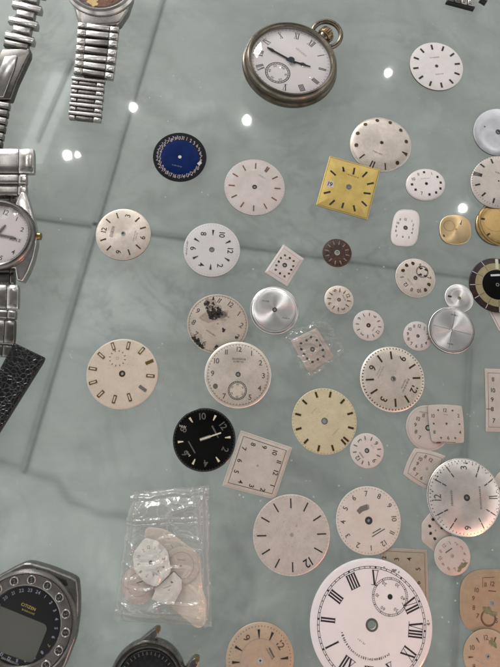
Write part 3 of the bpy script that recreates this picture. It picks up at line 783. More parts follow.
# bowed dial under dome, right edge sliver
o = (415, 505, .12)
d = Dial('pinkish eight sided dial with black dots, under the domed silver dial', poly=[(431, 511), (449, 516), (452, 538), (436, 553), (421.5, 541), (421.5, 523)], up=(-18, 3), m=ROSE, rad=1.0, th=.35, hole=.05)
for p in ((150, 120), (123, 175), (130, 235), (165, 280), (225, 190)): d.blob(d.px(*p, o), .085, INK, seed=int(p[0]), name='hour_dot')
d = Dial('small round rose dial with pink numerals, tilted against the domed silver dial', (433.8, 470.3, 536, 575.6), up=(-16, -20), m=ROSE, z=.40 * MM, th=.35, hole=.05, tilt=(1.0, -5, -20))
d.nums(sel(1, 2, 3, 4, 5, 7, 8, 9, 10, 11, 12), .68, .19, m=mat('pink_print', (.36, .18, .16), .6, amp=.3, scale=900)); d.bar((-.18, .36), (.24, .30), .06, INKG); d.disc(.10, INKF)
d.blob((.05, -.72), .16, GREEN, seed=3, el=1.6)
d = Dial('pale pinkish dial edge showing right of the domed silver dial', (494.5, 525, 468, 506), up=(0, -1), m=ROSE, th=.4, hole=.05)
d.dots([8.6], .72, .09, m=INK)
# dome
o = (425, 452, .15)
d = Dial('large domed silver dial with long batons, sideways numerals and orange glow on its rim', (427.7, 499.5, 457.2, 537.5), up=(-185, 0), m=DOMES, z=.85 * MM, dome=2.4, pw=3.2, th=.7, hole=.045, edge=STEEL)
d.batons([1, 2, 4, 5, 7, 8, 10, 11], .60, .90, .028, m=DKSTEEL); d.nums(sel(12, 3, 9), .76, .17, m=INKG); d.batons([5.93, 6.07], .62, .88, .025, m=DKSTEEL)
d.hub(.06, DKSTEEL, .05); d.script((0, .40), .40, .05, m=INKG, seed=35); d.script((0, -.37), .58, .05, m=INKG, seed=36); d.track(.93, 60, .035, .02, INKB); d.ring(.985, .02, STEELM, name='polished_rim', t=.05)
for k in range(24): a = random.uniform(0, 6.28); d.blob((.88 * math.cos(a), .88 * math.sin(a)), random.uniform(.008, .02), STAIN, seed=130 + k)
# right rectangle
o = (460, 350, .15)
d = Dial('tall pinkish rectangular dial cut by the right edge, numerals 7 to 11 in view', poly=[(484.3, 368.5), (527, 369), (526.5, 433), (485, 431.5)], up=(0, -1), m=ROSE, rad=.4, bulge=-.15, th=.45, hole=.03, centre=(506, 400.5))
for h, p in {11: (220, 195), 10: (220, 268), 9: (214, 330), 8: (214, 393), 7: (225, 470)}.items(): d.nums({h: str(h)}, pos={h: d.px(*p, o)}, size=.125, m=INK)
d.frame(.86, .012, INKG); d.bar(d.px(175, 393, o), d.px(205, 393, o), .02, INKG)
d.nums(sel(12), pos={12: (0, .74)}, size=.125, m=INK)
# tan pair bottom right
o = (420, 550, .175)
d = Dial('tan cushion shaped arabic dial with framed figures at the lower right edge', poly=[(459.5, 569), (521, 569), (526, 634), (459, 634)], up=(6, -60), m=TAN, sq=2.9, th=.5, hole=.06, centre=(491, 602.2))
for h, p in {12: (415, 192), 11: (375, 197), 10: (325, 228), 9: (305, 275), 8: (308, 328), 7: (330, 375), 5: (437, 402)}.items(): d.nums({h: str(h)}, pos={h: d.px(*p, o)}, size=.125, m=INKB)
d.sub(d.px(390, 388, o), .22, m=INKB, nums=False); d.hub(.08, INKF, .06); d.frame(.90, .01, INKF); d.bar(d.px(358, 158, o), d.px(425, 155, o), .014, INKB); d.bar(d.px(358, 158, o), d.px(360, 215, o), .014, INKB); d.bar(d.px(390, 232, o), d.px(435, 236, o), .025, INKB)
d.blob(d.px(395, 350, o), .11, GREEN, seed=9, el=1.8)
d = Dial('light tan round dial with a green stain, below the tan cushion dial', (464, 510, 627.3, 684), up=(-10, -100), m=TAN2, z=.5 * MM, th=.5, dome=.3, pw=5, hole=.05, tilt=(1.0, 5, -20))
d.nums(sel(10, 12, 2, 4, 8), .70, .18, m=INKB); d.batons([9, 11, 1, 3, 7], .60, .80, .02, .06, m=INKB); d.hub(.08, INKF, .07); d.blob(d.px(412, 527, o), .17, GREEN, seed=11, el=.8)
d.bar(d.px(315, 625, o), d.px(375, 655, o), .03, INKF)
# bottom centre
o = (220, 610, .16)
d = Dial('beige dial with black darts and dotted edge, cut by the bottom of the photo', (226, 293.6, 621, 697), up=(135, -100), m=TAN2, dome=1.3, pw=5, th=.5, hole=.04)
d.batons([1, 2, 4, 5, 7, 8, 10, 11], .60, .82, .02, .075, m=INK); d.nums(sel(12, 3, 6, 9), .72, .20, m=INKB); d.track(.90, 60, .03, .016, INK); d.ring(.58, .01, INKF)
d.bar((-.14, .40), (.16, .38), .05, INKG, name='maker_mark'); d.script((0, .32), .34, .05, m=INKG, seed=37); d.hub(.06, RIM, .06); d.script((0, -.4), .3, .04, m=INKF, seed=38)

# ------------------------------------------------------------------ helpers for watches
def lathe(name, prof, m, root, n=96, c=(0, 0), sharp=35):
    V, F = [], []
    for r, z in prof:
        for k in range(n):
            a = 2 * math.pi * k / n; V.append((c[0] + r * math.cos(a), c[1] + r * math.sin(a), z))
    for q in range(len(prof) - 1):
        for k in range(n): F.append((q * n + k, q * n + (k + 1) % n, (q + 1) * n + (k + 1) % n, (q + 1) * n + k))
    return mesh(name, V, F, m, root, smooth=sharp)

def tube(name, pts, rad, m, root, n=14, closed=False, sq=1.0):
    P = [Vector(p) for p in pts]; V, F = [], []
    N = len(P)
    for i, p in enumerate(P):
        a = P[(i - 1) % N] if closed or i else P[i]; b = P[(i + 1) % N] if closed or i < N - 1 else P[i]
        t = (b - a).normalized(); s_ = t.cross(Vector((0, 0, 1)))
        if s_.length < 1e-4: s_ = t.cross(Vector((0, 1, 0)))
        s_.normalize(); u = s_.cross(t)
        r = rad[i] if isinstance(rad, (list, tuple)) else rad
        for k in range(n):
            q = 2 * math.pi * k / n; V.append(p + s_ * r * math.cos(q) + u * r * sq * math.sin(q))
    for i in range(N if closed else N - 1):
        for k in range(n): F.append((i * n + k, i * n + (k + 1) % n, ((i + 1) % N) * n + (k + 1) % n, ((i + 1) % N) * n + k))
    if not closed: F.append(tuple(range(n))); F.append(tuple((N - 1) * n + k for k in range(n)))
    return mesh(name, V, F, m, root, smooth=50)

def prism(name, pts, z0, z1, m, root, bev=.4, seg=3, smooth=40, ztop=None):
    """solid with the given pixel outline (read at its top), rounded edges; root is unrotated"""
    L = root.location
    P = []
    for i, (x, y) in enumerate(pts):
        zt = ztop[i] * MM if ztop else z1 * MM
        w = W(x, y, zt); P.append((w.x - L.x, w.y - L.y, zt - L.z))
    bm = bmesh.new()
    top = [bm.verts.new(p) for p in P]; bot = [bm.verts.new((p[0], p[1], (z0 * MM - L.z) if not ztop else p[2] - (z1 - z0) * MM)) for p in P]
    n = len(P); bm.faces.new(top); bm.faces.new(bot[::-1])
    for i in range(n): bm.faces.new((top[i], bot[i], bot[(i + 1) % n], top[(i + 1) % n]))
    bmesh.ops.recalc_face_normals(bm, faces=bm.faces)
    if bev:
        bmesh.ops.bevel(bm, geom=list(bm.edges), offset=bev * MM, segments=seg, profile=.5, affect='EDGES', clamp_overlap=True)
    me = bpy.data.meshes.new(name); bm.to_mesh(me); bm.free(); me.materials.append(m)
    for p in me.polygons: p.use_smooth = True
    me.set_sharp_from_angle(angle=R_(smooth))
    return link(bpy.data.objects.new(name, me), root)

def dlink(name, p0, p1, x0, x1, z, h, m, root, round_=1.0, tilt=0.0):
    """bracelet link: p0 -> p1 pixel run along the bracelet, x0..x1 pixel span across it, domed top"""
    L = root.location
    a, b = Vector(p0), Vector(p1); d = (b - a); n = Vector((-d.y, d.x)).normalized()
    if n.x < 0: n = -n
    V, F = [], []
    prof = []
    K = 10
    for k in range(K + 1):
        t = k / K; q = 2 * t - 1
        prof.append((t, h * (1 - round_ * abs(q) ** 5 * .42) + tilt * q))
    xs = [(0, .86), (.06, .97), (.5, 1), (.94, .97), (1, .86)]
    for (f, hf) in xs:
        for t, zz in prof:
            px_ = a + d * t + n * (x0 + (x1 - x0) * f)
            zt = (z + zz * hf) * MM; w = W(px_.x, px_.y, zt); V.append((w.x - L.x, w.y - L.y, zt - L.z))
    c = K + 1
    for i in range(len(xs) - 1):
        for k in range(K): F.append((i * c + k, i * c + k + 1, (i + 1) * c + k + 1, (i + 1) * c + k))
    # skirt
    loop = [k for k in range(c)] + [i * c + K for i in range(1, len(xs))] + [(len(xs) - 1) * c + k for k in range(K - 1, -1, -1)] + [i * c for i in range(len(xs) - 2, 0, -1)]
    b0 = len(V)
    for i in loop: v = V[i]; V.append((v[0], v[1], z * MM - L.z - .0008))
    for i in range(len(loop)): j = (i + 1) % len(loop); F.append((loop[i], loop[j], b0 + j, b0 + i))
    F.append(tuple(b0 + i for i in range(len(loop))))
    return mesh(name, V, F, m, root, smooth=48)

class LDial(Dial):
    """dial inside a watch: a part of it"""
    def __init__(s, root, R, z, m, th=.4, hole=.01, name='dial_plate'):
        s.R = R; s.th = z + th * MM; s.dome = 0; s.pw = 2; s.hole = hole * R; s.phi = 0
        s.ang = np.linspace(-math.pi, math.pi, NA + 1); s.rad_ = np.full(NA + 1, R)
        V, F = [], []; n = 96
        for q, zz in ((0, s.th), (.5, s.th), (1, s.th), (1, z)):
            for k in range(n):
                a = 2 * math.pi * k / n; r = s.hole + (R - s.hole) * q; V.append((r * math.cos(a), r * math.sin(a), zz))
        for q in range(3):
            for k in range(n): F.append((q * n + k, (q + 1) * n + k, (q + 1) * n + (k + 1) % n, q * n + (k + 1) % n))
        s.root = mesh(name, V, F, m, root); s.plate = s.root

GLASSM = film('watch_crystal', .03, .05, .0, (.98, .98, .98)); 
for n_ in list(GLASSM.node_tree.nodes):
    if n_.bl_idname == 'ShaderNodeBump': GLASSM.node_tree.nodes.remove(n_)
BLUED = mat('dark_blued_steel', (.022, .024, .034), .3, .6, amp=.1)

def watch_root(name, label, cat, px, py, z=0.0, up=None, tilt=None, group=None):
    p = W(px, py, z); o = thing(name, label, cat, p, group); o.location.z = z
    if up:
        q = W(px + up[0] * .01, py + up[1] * .01, z) - p
        M = Matrix.Rotation(math.atan2(-q.x, q.y), 3, 'Z')
        if tilt:
            t = W(px + tilt[1], py + tilt[2], z) - p
            M = Matrix.Rotation(-R_(tilt[0]), 3, Vector((0, 0, 1)).cross(t.normalized())) @ M
        o.rotation_euler = M.to_euler()
    return o

# ------------------------------------------------------------------ pocket watch
c = fit_circle((240.6, 336.6, 28.5, 111.8), 5 * MM)
R = c[2]
q = proj(np.array([[c[0], c[1], 0.0]]))[0]
pw = watch_root('pocket_watch', 'open faced pocket watch in a tarnished case with crown and ring bow, at the top', 'pocket watch', q[0], q[1], 0, up=(42, -40), tilt=(5.0, -10, 14))
pw.location.z = R * .5 * math.sin(R_(5))
lathe('case', [(0.0001, 0), (.45 * R, .0002), (.70 * R, .0008), (.86 * R, .0019), (.95 * R, .0033), (.99 * R, .0047), (R, .0058), (.985 * R, .0068), (.955 * R, .0072)], NICKEL, pw)
lathe('bezel', [(.95 * R, .0070), (.965 * R, .0080), (.955 * R, .0092), (.925 * R, .0101), (.885 * R, .0106), (.85 * R, .0104), (.828 * R, .0098), (.825 * R, .0085)], NICKEL, pw)
d = LDial(pw, .835 * R, .0078, WHITE, .7)
d.nums({h: RN[h] for h in (1, 2, 3, 4, 5, 7, 8, 9, 10, 11, 12)}, .80, .19, m=INK, roman=True, radial=True)
d.track(.94, 60, .035, .010, INKG); d.sub((0, -.50), .30, m=INKG); d.script((0, .40), .34, .06, m=INKF, seed=140)
def hand(dl, ang, ln, w, spade, z, m, name):
    a = R_(ang); pts = [(-w, -.12), (w, -.12), (w * .8, spade - .07), (w * 3.4, spade), (w * .6, spade + .09), (0, ln), (-w * .6, spade + .09), (-w * 3.4, spade), (-w * .8, spade - .07)]
    q = dl.xf([(x * dl.R, y * dl.R) for x, y in pts], (0, 0), a, 1)
    return dl.shapes(name, [(q, [tuple(range(9))])], m, z, True)
o = hand(d, 258, .68, .008, .54, .8, BLUED, 'minute_hand'); o.parent = pw
o = hand(d, 63, .50, .012, .30, .6, BLUED, 'hour_hand'); o.parent = pw
o = d.disc(.085, BLUED, name='hand_hub', t=1.0); o.parent = pw
lathe('crystal', [(.832 * R, .0097), (.75 * R, .0112), (.6 * R, .0122), (.4 * R, .0130), (.2 * R, .0133), (.0001, .0134)], GLASSM, pw, sharp=80)
tube('pendant', [(0, .965 * R, .0052), (0, 1.02 * R, .0054), (0, 1.06 * R, .0054), (0, 1.11 * R, .0054)], [.0031, .0024, .0021, .0027], NICKEL, pw, 20)
prof = []
cr = tube('crown', [(0, R * (1.10 + .2 * t), .0054) for t in (0, .03, .1, .2, .5, .8, .92, 1)], [.0016, .0028, .0033, .0035, .0035, .0034, .0028, .0012], BRASS, pw, 36)
for v in cr.data.vertices:
    pass
V, F = [], []
for k in range(22):
    a = 2 * math.pi * k / 22
    x, z = .0035 * math.cos(a), .0054 + .0035 * math.sin(a)
    b = len(V); tx, tz = -math.sin(a) * .00022, math.cos(a) * .00022; ox, oz = math.cos(a) * .00028, math.sin(a) * .00028
    for y in (R * 1.135, R * 1.265):
        V += [(x - tx, y, z - tz), (x + ox, y, z + oz), (x + tx, y, z + tz)]
    F += [(b, b + 1, b + 4, b + 3), (b + 1, b + 2, b + 5, b + 4)]
o = mesh('knurling', V, F, NICKEL, pw); o.parent = cr
bw = [(.315 * R * math.sin(a), R * 1.225 + .29 * R * math.cos(a), .0054 + .0012 * math.cos(a)) for a in np.linspace(-2.75, 2.75, 44)]
tube('bow', bw, .00115, NICKEL, pw, 14)

# ------------------------------------------------------------------ steel day-date watch at the left
SD = STEEL; cx = -5
lw = watch_root('wrist_watch', 'steel wrist watch with white day date dial, cut by the left edge', 'wrist watch', -5, 236)
rt = [(20, 191), (25.5, 192), (29, 203), (33, 217), (36, 231), (36.3, 243), (33, 258), (28, 271), (22, 281.5), (16, 280), (14.5, 268)]
lf = [(2 * cx - x, y) for x, y in rt][::-1]
prism('case', [(15, 203)] + rt + lf + [(2 * cx - 15, 203)], 2.0, 6.5, STEEL, lw, .9, 4)
c = fit_circle((-40.5, 32.0, 198, 270.5), 8 * MM); off = Vector((c[0] - lw.location.x, c[1] - lw.location.y)); R = c[2]
lathe('bezel', [(1.03 * R, .0062), (1.02 * R, .0072), (.97 * R, .0082), (.92 * R, .0086), (.86 * R, .0082), (.845 * R, .0072)], STEELD, lw, c=off)
holder = [LDial(lw, .85 * R, .0066, WHITE, .3, name='dial_plate')]
d = holder[0]; d.plate.location = (off.x, off.y, 0)
d.nums(sel(1, 2, 4, 5, 7, 8, 10, 11), .80, .15, m=INKG); d.nums(sel(12, 6), .8, .17, m=INKG); d.track(.95, 60, .03, .010, INKG)
d.bar((.42, .0), (.80, .02), .15, PINKW, name='day_date_window'); d.nums({1: 'SUN'}, pos={1: (.55, .01)}, size=.10, m=INKG, t=.06, squeeze=.8); d.nums({1: '3'}, pos={1: (.74, .015)}, size=.10, m=INKG, t=.06)
for a, ln, nm in ((84, .62, 'minute_hand'), (20, .42, 'hour_hand')):
    q = d.xf([(x * R * .85, y * R * .85) for x, y in ((-.03, -.1), (.03, -.1), (.03, ln - .1), (0, ln), (-.03, ln - .1))], (0, 0), R_(a), 1)
    d.shapes(nm, [(q, [(0, 1, 2, 3, 4)])], STEEL2, .5, True)
o = lathe('crystal', [(.85 * R, .0084), (.6 * R, .0088), (.3 * R, .0090), (.0001, .0091)], GLASSM, lw, c=off, sharp=80)
a = W(36, 236, 4.5 * MM) - lw.location; b = W(41.5, 236.5, 4.5 * MM) - lw.location
tube('crown', [a, a.lerp(b, .2), a.lerp(b, .3), a.lerp(b, .9), b], [.0009, .0010, .0016, .0016, .0010], BRASS, lw, 16)
def brow(root, y0, y1, xc0, xc1, hw, cf, z, h, m1, m2, cname='centre_link', sname='side_link', rnd=1.0, stag=0):
    """one bracelet row: centre link and two side links"""
    p0, p1 = (xc0, y0), (xc1, y1)
    dlink(cname, p0, p1, -hw * cf, hw * cf, z, h, m1, root, rnd)
    q0, q1 = (xc0, y0 + stag), (xc1, y1 + stag)
    dlink(sname, q0, q1, hw * cf + .6, hw, z - .1, h, m2, root, rnd); dlink(sname, q0, q1, -hw, -hw * cf - .6, z - .1, h, m2, root, rnd)
brow(lw, 196, 202.5, -5, -5, 20, .75, 2.2, 1.5, STEELD, STEELD)
brow(lw, 184.5, 195.5, -5, -5, 31, .72, 4.0, 2.0, STEEL2, STEEL)
brow(lw, 173.5, 184, -5, -5, 31, .74, 5.2, 2.0, STEEL2, STEEL)
brow(lw, 149, 173, -5, -5, 38.5, .60, 6.0, 2.4, STEEL2, STEEL)
brow(lw, 270, 284, -5, -5, 19, .75, 2.2, 1.5, STEELD, STEELD)
brow(lw, 284.5, 308, -5, -5.5, 23, .5, 3.5, 2.2, STEEL2, STEEL)
brow(lw, 309, 318, -5.5, -6, 21, .6, 3.2, 1.7, STEEL2, STEEL2)
brow(lw, 319, 342, -6, -7, 20.5, .5, 2.4, 2.0, STEEL2, STEELD)
brow(lw, 343, 356, -7, -8, 19, .5, 1.2, 1.6, STEELD, STEELD)

# ------------------------------------------------------------------ watch with a brown and gold face at the top left
gw = watch_root('wrist_watch', 'steel wrist watch with brown and gold face at the top edge', 'wrist watch', 100, -14)
prism('case', [(72, 0), (76, 15), (79, 23.5), (84, 25), (116, 24), (120, 22), (128, 10), (133, -5), (130, -35), (70, -35)], 1.5, 6.0, STEEL2, gw, .8, 3)
c = fit_circle((67, 134, -52, 18), 7.5 * MM); off = (c[0] - gw.location.x, c[1] - gw.location.y); R = c[2]
lathe('bezel', [(1.0 * R, .0055), (1.0 * R, .0068), (.95 * R, .0078), (.88 * R, .0081), (.82 * R, .0076), (.80 * R, .0065)], STEEL, gw, c=off)
FACE = mat('brown_gold_face', (.16, .055, .02), .35, .4, amp=.6, scale=330, speck=.6, speck_col=(.55, .40, .16))
d = LDial(gw, .81 * R, .0062, FACE, .3); d.plate.location = (off[0], off[1], 0)
d.ring(.93, .13, INK, name='dark_rim', t=.03)
for k in range(13):
    d.blob((random.uniform(-.55, .6), random.uniform(-.85, -.3)), random.uniform(.06, .17), (BRASS, GOLDP, FACE, IVORY)[k % 4], seed=160 + k, name='gilt_ornament', t=.05 + .01 * k, el=random.uniform(.8, 2))
lathe('crystal', [(.81 * R, .0078), (.5 * R, .0082), (.0001, .0084)], GLASSM, gw, c=off, sharp=80)
ys = [24, 30.5, 38.5, 46.5, 54.5, 62, 69.5, 76.5]; xs = [98.5, 97.8, 97, 96.5, 95.5, 95, 94, 93]; zs = [5, 4.8, 4.4, 4.0, 3.5, 3.0, 2.6, 2.2]
for k in range(7):
    brow(gw, ys[k] + .3, ys[k + 1] - .4, xs[k], xs[k + 1], 20.5 - .12 * k, .56, zs[k], 1.5, (STEEL, STEEL2, STEELD, STEEL2)[k % 4] if k not in (2, 3) else STEELD, STEEL, stag=.0)
for k in range(5):
    y0 = 77.5 + k * 8.6; x0 = 88.5 - k * .8
    dlink('clasp_bar', (x0, y0), (x0 - .4, y0 + 4.0), -16.5, 16.3, 1.5 + .0 * k, 1.3, STEEL2, gw)
    dlink('centre_link', (x0 - .4, y0 + 4.3), (x0 - .8, y0 + 8.2), -9, 8, 1.1, 1.2, STEELD, gw)
    dlink('side_link', (x0 - .4, y0 + 4.3), (x0 - .8, y0 + 8.2), 9, 15.8, 1.3, 1.4, STEEL, gw); dlink('side_link', (x0 - .4, y0 + 4.3), (x0 - .8, y0 + 8.2), -15.8, -10, 1.3, 1.4, STEEL2, gw)

# ------------------------------------------------------------------ loose bracelet at the top left corner
b1 = watch_root('watch_bracelet', 'steel watch bracelet of broad ribbed links with a dark clasp, in the top left corner', 'watch bracelet', 20, 40)
for k in range(-2, 4):
    y = 3 + 15.6 * k; x = 27.2 - 3.7 * k
    if y < 45: dlink('broad_link', (x, y), (x - 1.6, y + 6.6), -14.6, 14.8, 3.4, 2.4, STEEL, b1)
    if y < 33: dlink('narrow_link', (x - 1.8, y + 6.6), (x - 3.6, y + 15.2), -8.5, 9.5, 3.0, 2.0, STEEL2, b1)
for k, (xa, ya, xb, yb, hw, z) in enumerate(((16.5, 41, 15, 48, 12, 3.2),)): dlink('clasp_hinge', (xa, ya), (xb, yb), -hw, hw, z, 2.0, STEELD, b1)
prism('clasp', [(1.5, 48.5), (30, 48), (29.5, 54), (24, 66), (16.5, 82), (10.5, 99), (-18, 99), (-10, 70)], 0.3, 4.2, STEELD, b1, .8, 4, ztop=[4.8, 4.8, 4.8, 4.4, 3.8, 3.0, 3.0, 4.4])
prism('clasp_plate', [(4, 56), (17, 55), (14, 68), (8, 84), (3, 97), (-9, 97), (-3, 74)], 3.6, 4.8, STEEL, b1, .5, 3, ztop=[5.4, 5.4, 5.1, 4.5, 3.6, 3.6, 5.0])
for k in range(7):
    y = 100.5 + 7.6 * k; x = -2.2 - 1.5 * k
    dlink('clasp_link', (x, y), (x - 1.2, y + 6.9), -11, 11.5, 1.0, 1.8, STEELD if k % 2 else STEEL2, b1)

b2 = watch_root('watch_bracelet', 'end of a steel and black bracelet just entering the frame at the top right', 'watch bracelet', 470, -6)
for k in range(4):
    x0 = 449 + 6.5 * k
    prism('dark_link' if k < 2 else 'steel_link', [(x0, -16 + 1.6 * k), (x0 + 6, -14.4 + 1.6 * k), (x0 + 5.6, 1.2 + 1.5 * k), (x0 - .4, -.3 + 1.5 * k)], .3, 3.0, STEELD if k < 2 else STEEL, b2, .45, 3)
prism('end_bar', [(447, .0), (475.5, 6.4), (474.6, 9.0), (446.4, 1.6)], .2, 2.2, mat('black_metal', (.04, .04, .04), .35, .6), b2, .3, 3)
tube('spring_bar', [W(480, 0, .002) - b2.location, W(486, 3.5, .002) - b2.location], .0013, mat('black_metal', (.04, .04, .04)), b2)

# ------------------------------------------------------------------ black leather strap
def leather():
    m = bpy.data.materials.new('black_croc_leather'); m.use_nodes = True; nt = m.node_tree; b = nt.nodes['Principled BSDF']
    b.inputs['Base Color'].default_value = (.006, .006, .007, 1); b.inputs['Roughness'].default_value = .2; b.inputs['Specular IOR Level'].default_value = .5
    tc = nd(nt, 'ShaderNodeTexCoord'); v = nd(nt, 'ShaderNodeTexVoronoi', feature='DISTANCE_TO_EDGE', Scale=560.0)
    n = nd(nt, 'ShaderNodeTexNoise', Scale=900.0, Detail=3.0)
    nt.links.new(tc.outputs['Object'], v.inputs['Vector']); nt.links.new(tc.outputs['Object'], n.inputs['Vector'])
    mr = nd(nt, 'ShaderNodeMapRange'); mr.inputs[2].default_value = .10; nt.links.new(v.outputs['Distance'], mr.inputs[0])
    ad = nd(nt, 'ShaderNodeMath', operation='MULTIPLY_ADD'); ad.inputs[1].default_value = .9
    nt.links.new(n.outputs['Fac'], ad.inputs[0]); nt.links.new(mr.outputs[0], ad.inputs[2])
    bp = nd(nt, 'ShaderNodeBump', Strength=.55, Distance=.0004); nt.links.new(ad.outputs[0], bp.inputs['Height']); nt.links.new(bp.outputs[0], b.inputs['Normal'])
    return m
LEATHER = leather()
st = watch_root('watch_strap', 'black grained leather watch strap end at the left edge, below the steel bracelet', 'watch strap', 15, 380)
prism('strap_body', [(13.5, 342.5), (43.8, 357), (42, 362), (0, 429), (-24, 466), (-54, 450), (-10, 386)], .2, 3.2, LEATHER, st, .6, 4)
for k in range(9):
    t0, t1 = k / 9 + .02, k / 9 + .085
    tube('stitch', [W(39.5 - 43 * t, 361 + 68 * t, 3.35 * MM) - st.location for t in (t0, t1)], .00022, INK, st, 6)

# ------------------------------------------------------------------ digital watch, bottom left
dw = watch_root('digital_watch', 'digital watch with a steel studded bezel and grey screen in the bottom left corner', 'digital watch', 20, 630)
prism('case', [(24, 562.5), (31, 562.5), (50, 568), (71, 576.5), (77, 580), (78.5, 596), (78.3, 615), (75, 640), (65, 666), (52, 690), (0, 706), (-40, 696), (-56, 640), (-40, 590), (-6, 578), (14, 567)], 1.0, 6.0, mat('dark_gunmetal', (.24, .23, .22), .28, .95, amp=.2, scale=300), dw, 1.2, 4)
prism('lug_recess', [(36, 567.5), (66, 579.5), (68, 585.5), (60, 587), (34, 574.5)], 5.0, 6.25, mat('black_metal', (.03, .03, .03), .35, .6), dw, .3, 2)
c = fit_circle((-32.5, 76.8, 571, 683), 8 * MM); off = (c[0] - dw.location.x, c[1] - dw.location.y); R = c[2]
lathe('bezel', [(1.0 * R, .0058), (1.0 * R, .0070), (.975 * R, .0079), (.95 * R, .0081), (.935 * R, .0078), (.92 * R, .0083), (.76 * R, .0088), (.73 * R, .0086), (.70 * R, .0076)], mat('grey_bezel_steel', (.36, .34, .325), .26, 1.0, amp=.12, scale=300, aniso=.5), dw, c=off)
FACEB = mat('black_watch_face', (.006, .006, .009), .18, amp=.2)
d = LDial(dw, .71 * R, .0066, FACEB, .4, name='face_plate'); d.plate.location = (off[0], off[1], 0)
# frame of the face: turned clockwise
ph = R_(21); RR = .71
def face(px_, py_, z=.0070):
    w = W(px_, py_, z); return ((w.x - c[0]) / d.R, (w.y - c[1]) / d.R)
L4 = [face(*p) for p in ((-33, 592), (48.5, 625.5), (33, 663.5), (-48, 634))]
qq = round_poly([(x * d.R, y * d.R) for x, y in L4], .0022)
scr = d.shapes('screen', [([tuple(p) for p in qq], [tuple(range(len(qq)))])], LCD, .06, True)
YT = mat('yellow_print', (.52, .40, .10), .5, amp=.2); BT = mat('bluish_print', (.45, .46, .60), .5, amp=.15); GT = mat('grey_print', (.5, .48, .44), .5, amp=.15)
V, F = text2d('CITIZEN', 1.0); pos = face(28.5, 606.5); a0 = face(20, 603); a1 = face(37, 610); ta = -math.atan2(a1[1] - a0[1], a1[0] - a0[0])
d.shapes('brand_lettering', [(d.xf(V, (pos[0] * d.R, pos[1] * d.R), ta, .075 * d.R), F)], YT, .05)
d.script(face(28, 611.5), .34, .05, ang=math.degrees(ta), m=YT, seed=150)
d.script(face(10, 661), .5, .05, ang=math.degrees(ta), m=GT, seed=151)
ring = {k: st for k, st in enumerate(('24', '1', '2', '3', '4', '5', '6', '7', '8', '9', '10', '11', '12', '13', '14', '15', '16', '17', '18', '19', '20', '21', '22', '23'))}
for k in range(24):
    aa = ta + 2 * math.pi * k / 24; V, F = text2d(ring[k]); r = .88
    d.shapes('ring_figure', [(d.xf(V, (r * math.sin(aa) * d.R, r * math.cos(aa) * d.R), aa, .085 * d.R), F)], (BT, YT, BT)[k % 3] if k % 7 == 0 else BT, .05)
STUDR = mat('dark_stud_steel', (.11, .105, .10), .28, .9)
STUD = mat('engraved_dark', (.05, .048, .045), .4, .5)
for k in range(16):
    aa = ta + 2 * math.pi * (k + .4) / 16; rr = .84 * R
    x, y = off[0] + rr * math.sin(aa), off[1] + rr * math.cos(aa); zz = .0087
    o = lathe('bezel_stud', [(.085 * R, zz - .0002), (.082 * R, zz + .00035), (.072 * R, zz + .00055), (.062 * R, zz + .00035), (.058 * R, zz + .0001), (.0001, zz + .0001)], mat('bright_stud_steel', (.62, .60, .57), .18, 1.0, amp=.08), dw, n=24, c=(x, y), sharp=60)
    p = mesh('stud_recess', [(x + .060 * R * math.cos(t), y + .060 * R * math.sin(t), zz + .00016) for t in np.linspace(0, 6.283, 20, endpoint=False)], [tuple(range(20))], STUDR, dw); p.parent = o
    V, F = text2d('2' if k % 3 else '5')
    ca, sa = math.cos(-aa), math.sin(-aa); s_ = .075 * R
    p = mesh('engraved_figure', [(x + s_ * (vx * ca - vy * sa), y + s_ * (vx * sa + vy * ca), zz + .00022) for vx, vy in V], F, STEEL, dw); p.parent = o
lathe('crystal', [(.705 * R, .0080), (.4 * R, .0081), (.0001, .0081)], GLASSM, dw, c=off, sharp=80)

# ------------------------------------------------------------------ empty black watch case, bottom edge
bw_ = watch_root('watch_case', 'black watch case with brass tipped lugs, cut by the bottom edge', 'watch case', 148, 684)
c = fit_circle((107, 187, 641.5, 725), 6 * MM); off = (c[0] - bw_.location.x, c[1] - bw_.location.y); R = c[2]
BM = mat('worn_black_metal', (.24, .235, .23), .26, .95, amp=.35, scale=400)
lathe('case_ring', [(.97 * R, .0010), (1.0 * R, .0030), (1.0 * R, .0050), (.96 * R, .0062), (.93 * R, .0062), (.92 * R, .0056), (.885 * R, .0056), (.88 * R, .0064), (.83 * R, .0064), (.82 * R, .0052)], BM, bw_, c=off)
lathe('gilt_ring', [(.925 * R, .0060), (.915 * R, .0066), (.895 * R, .0066), (.888 * R, .0060)], NICKEL, bw_, c=off)
lathe('inner_ring', [(.815 * R, .0054), (.76 * R, .0060), (.70 * R, .0050), (.64 * R, .0052), (.60 * R, .0040), (.0001, .0038)], mat('dark_interior', (.03, .03, .033), .4, .5, amp=.4, scale=700), bw_, c=off)
for k in range(40):
    aa = 2 * math.pi * k / 40; r0, r1 = .66 * R, .74 * R
    if math.cos(aa) < 0: continue
    w = .012 * R; ca, sa = math.sin(aa), math.cos(aa)
    mesh('index_notch', [(off[0] + r0 * ca - w * sa, off[1] + r0 * sa + w * ca, .0062), (off[0] + r0 * ca + w * sa, off[1] + r0 * sa - w * ca, .0062), (off[0] + r1 * ca + w * sa, off[1] + r1 * sa - w * ca, .0062), (off[0] + r1 * ca - w * sa, off[1] + r1 * sa + w * ca, .0062)], [(0, 1, 2, 3)], STEEL2, bw_)
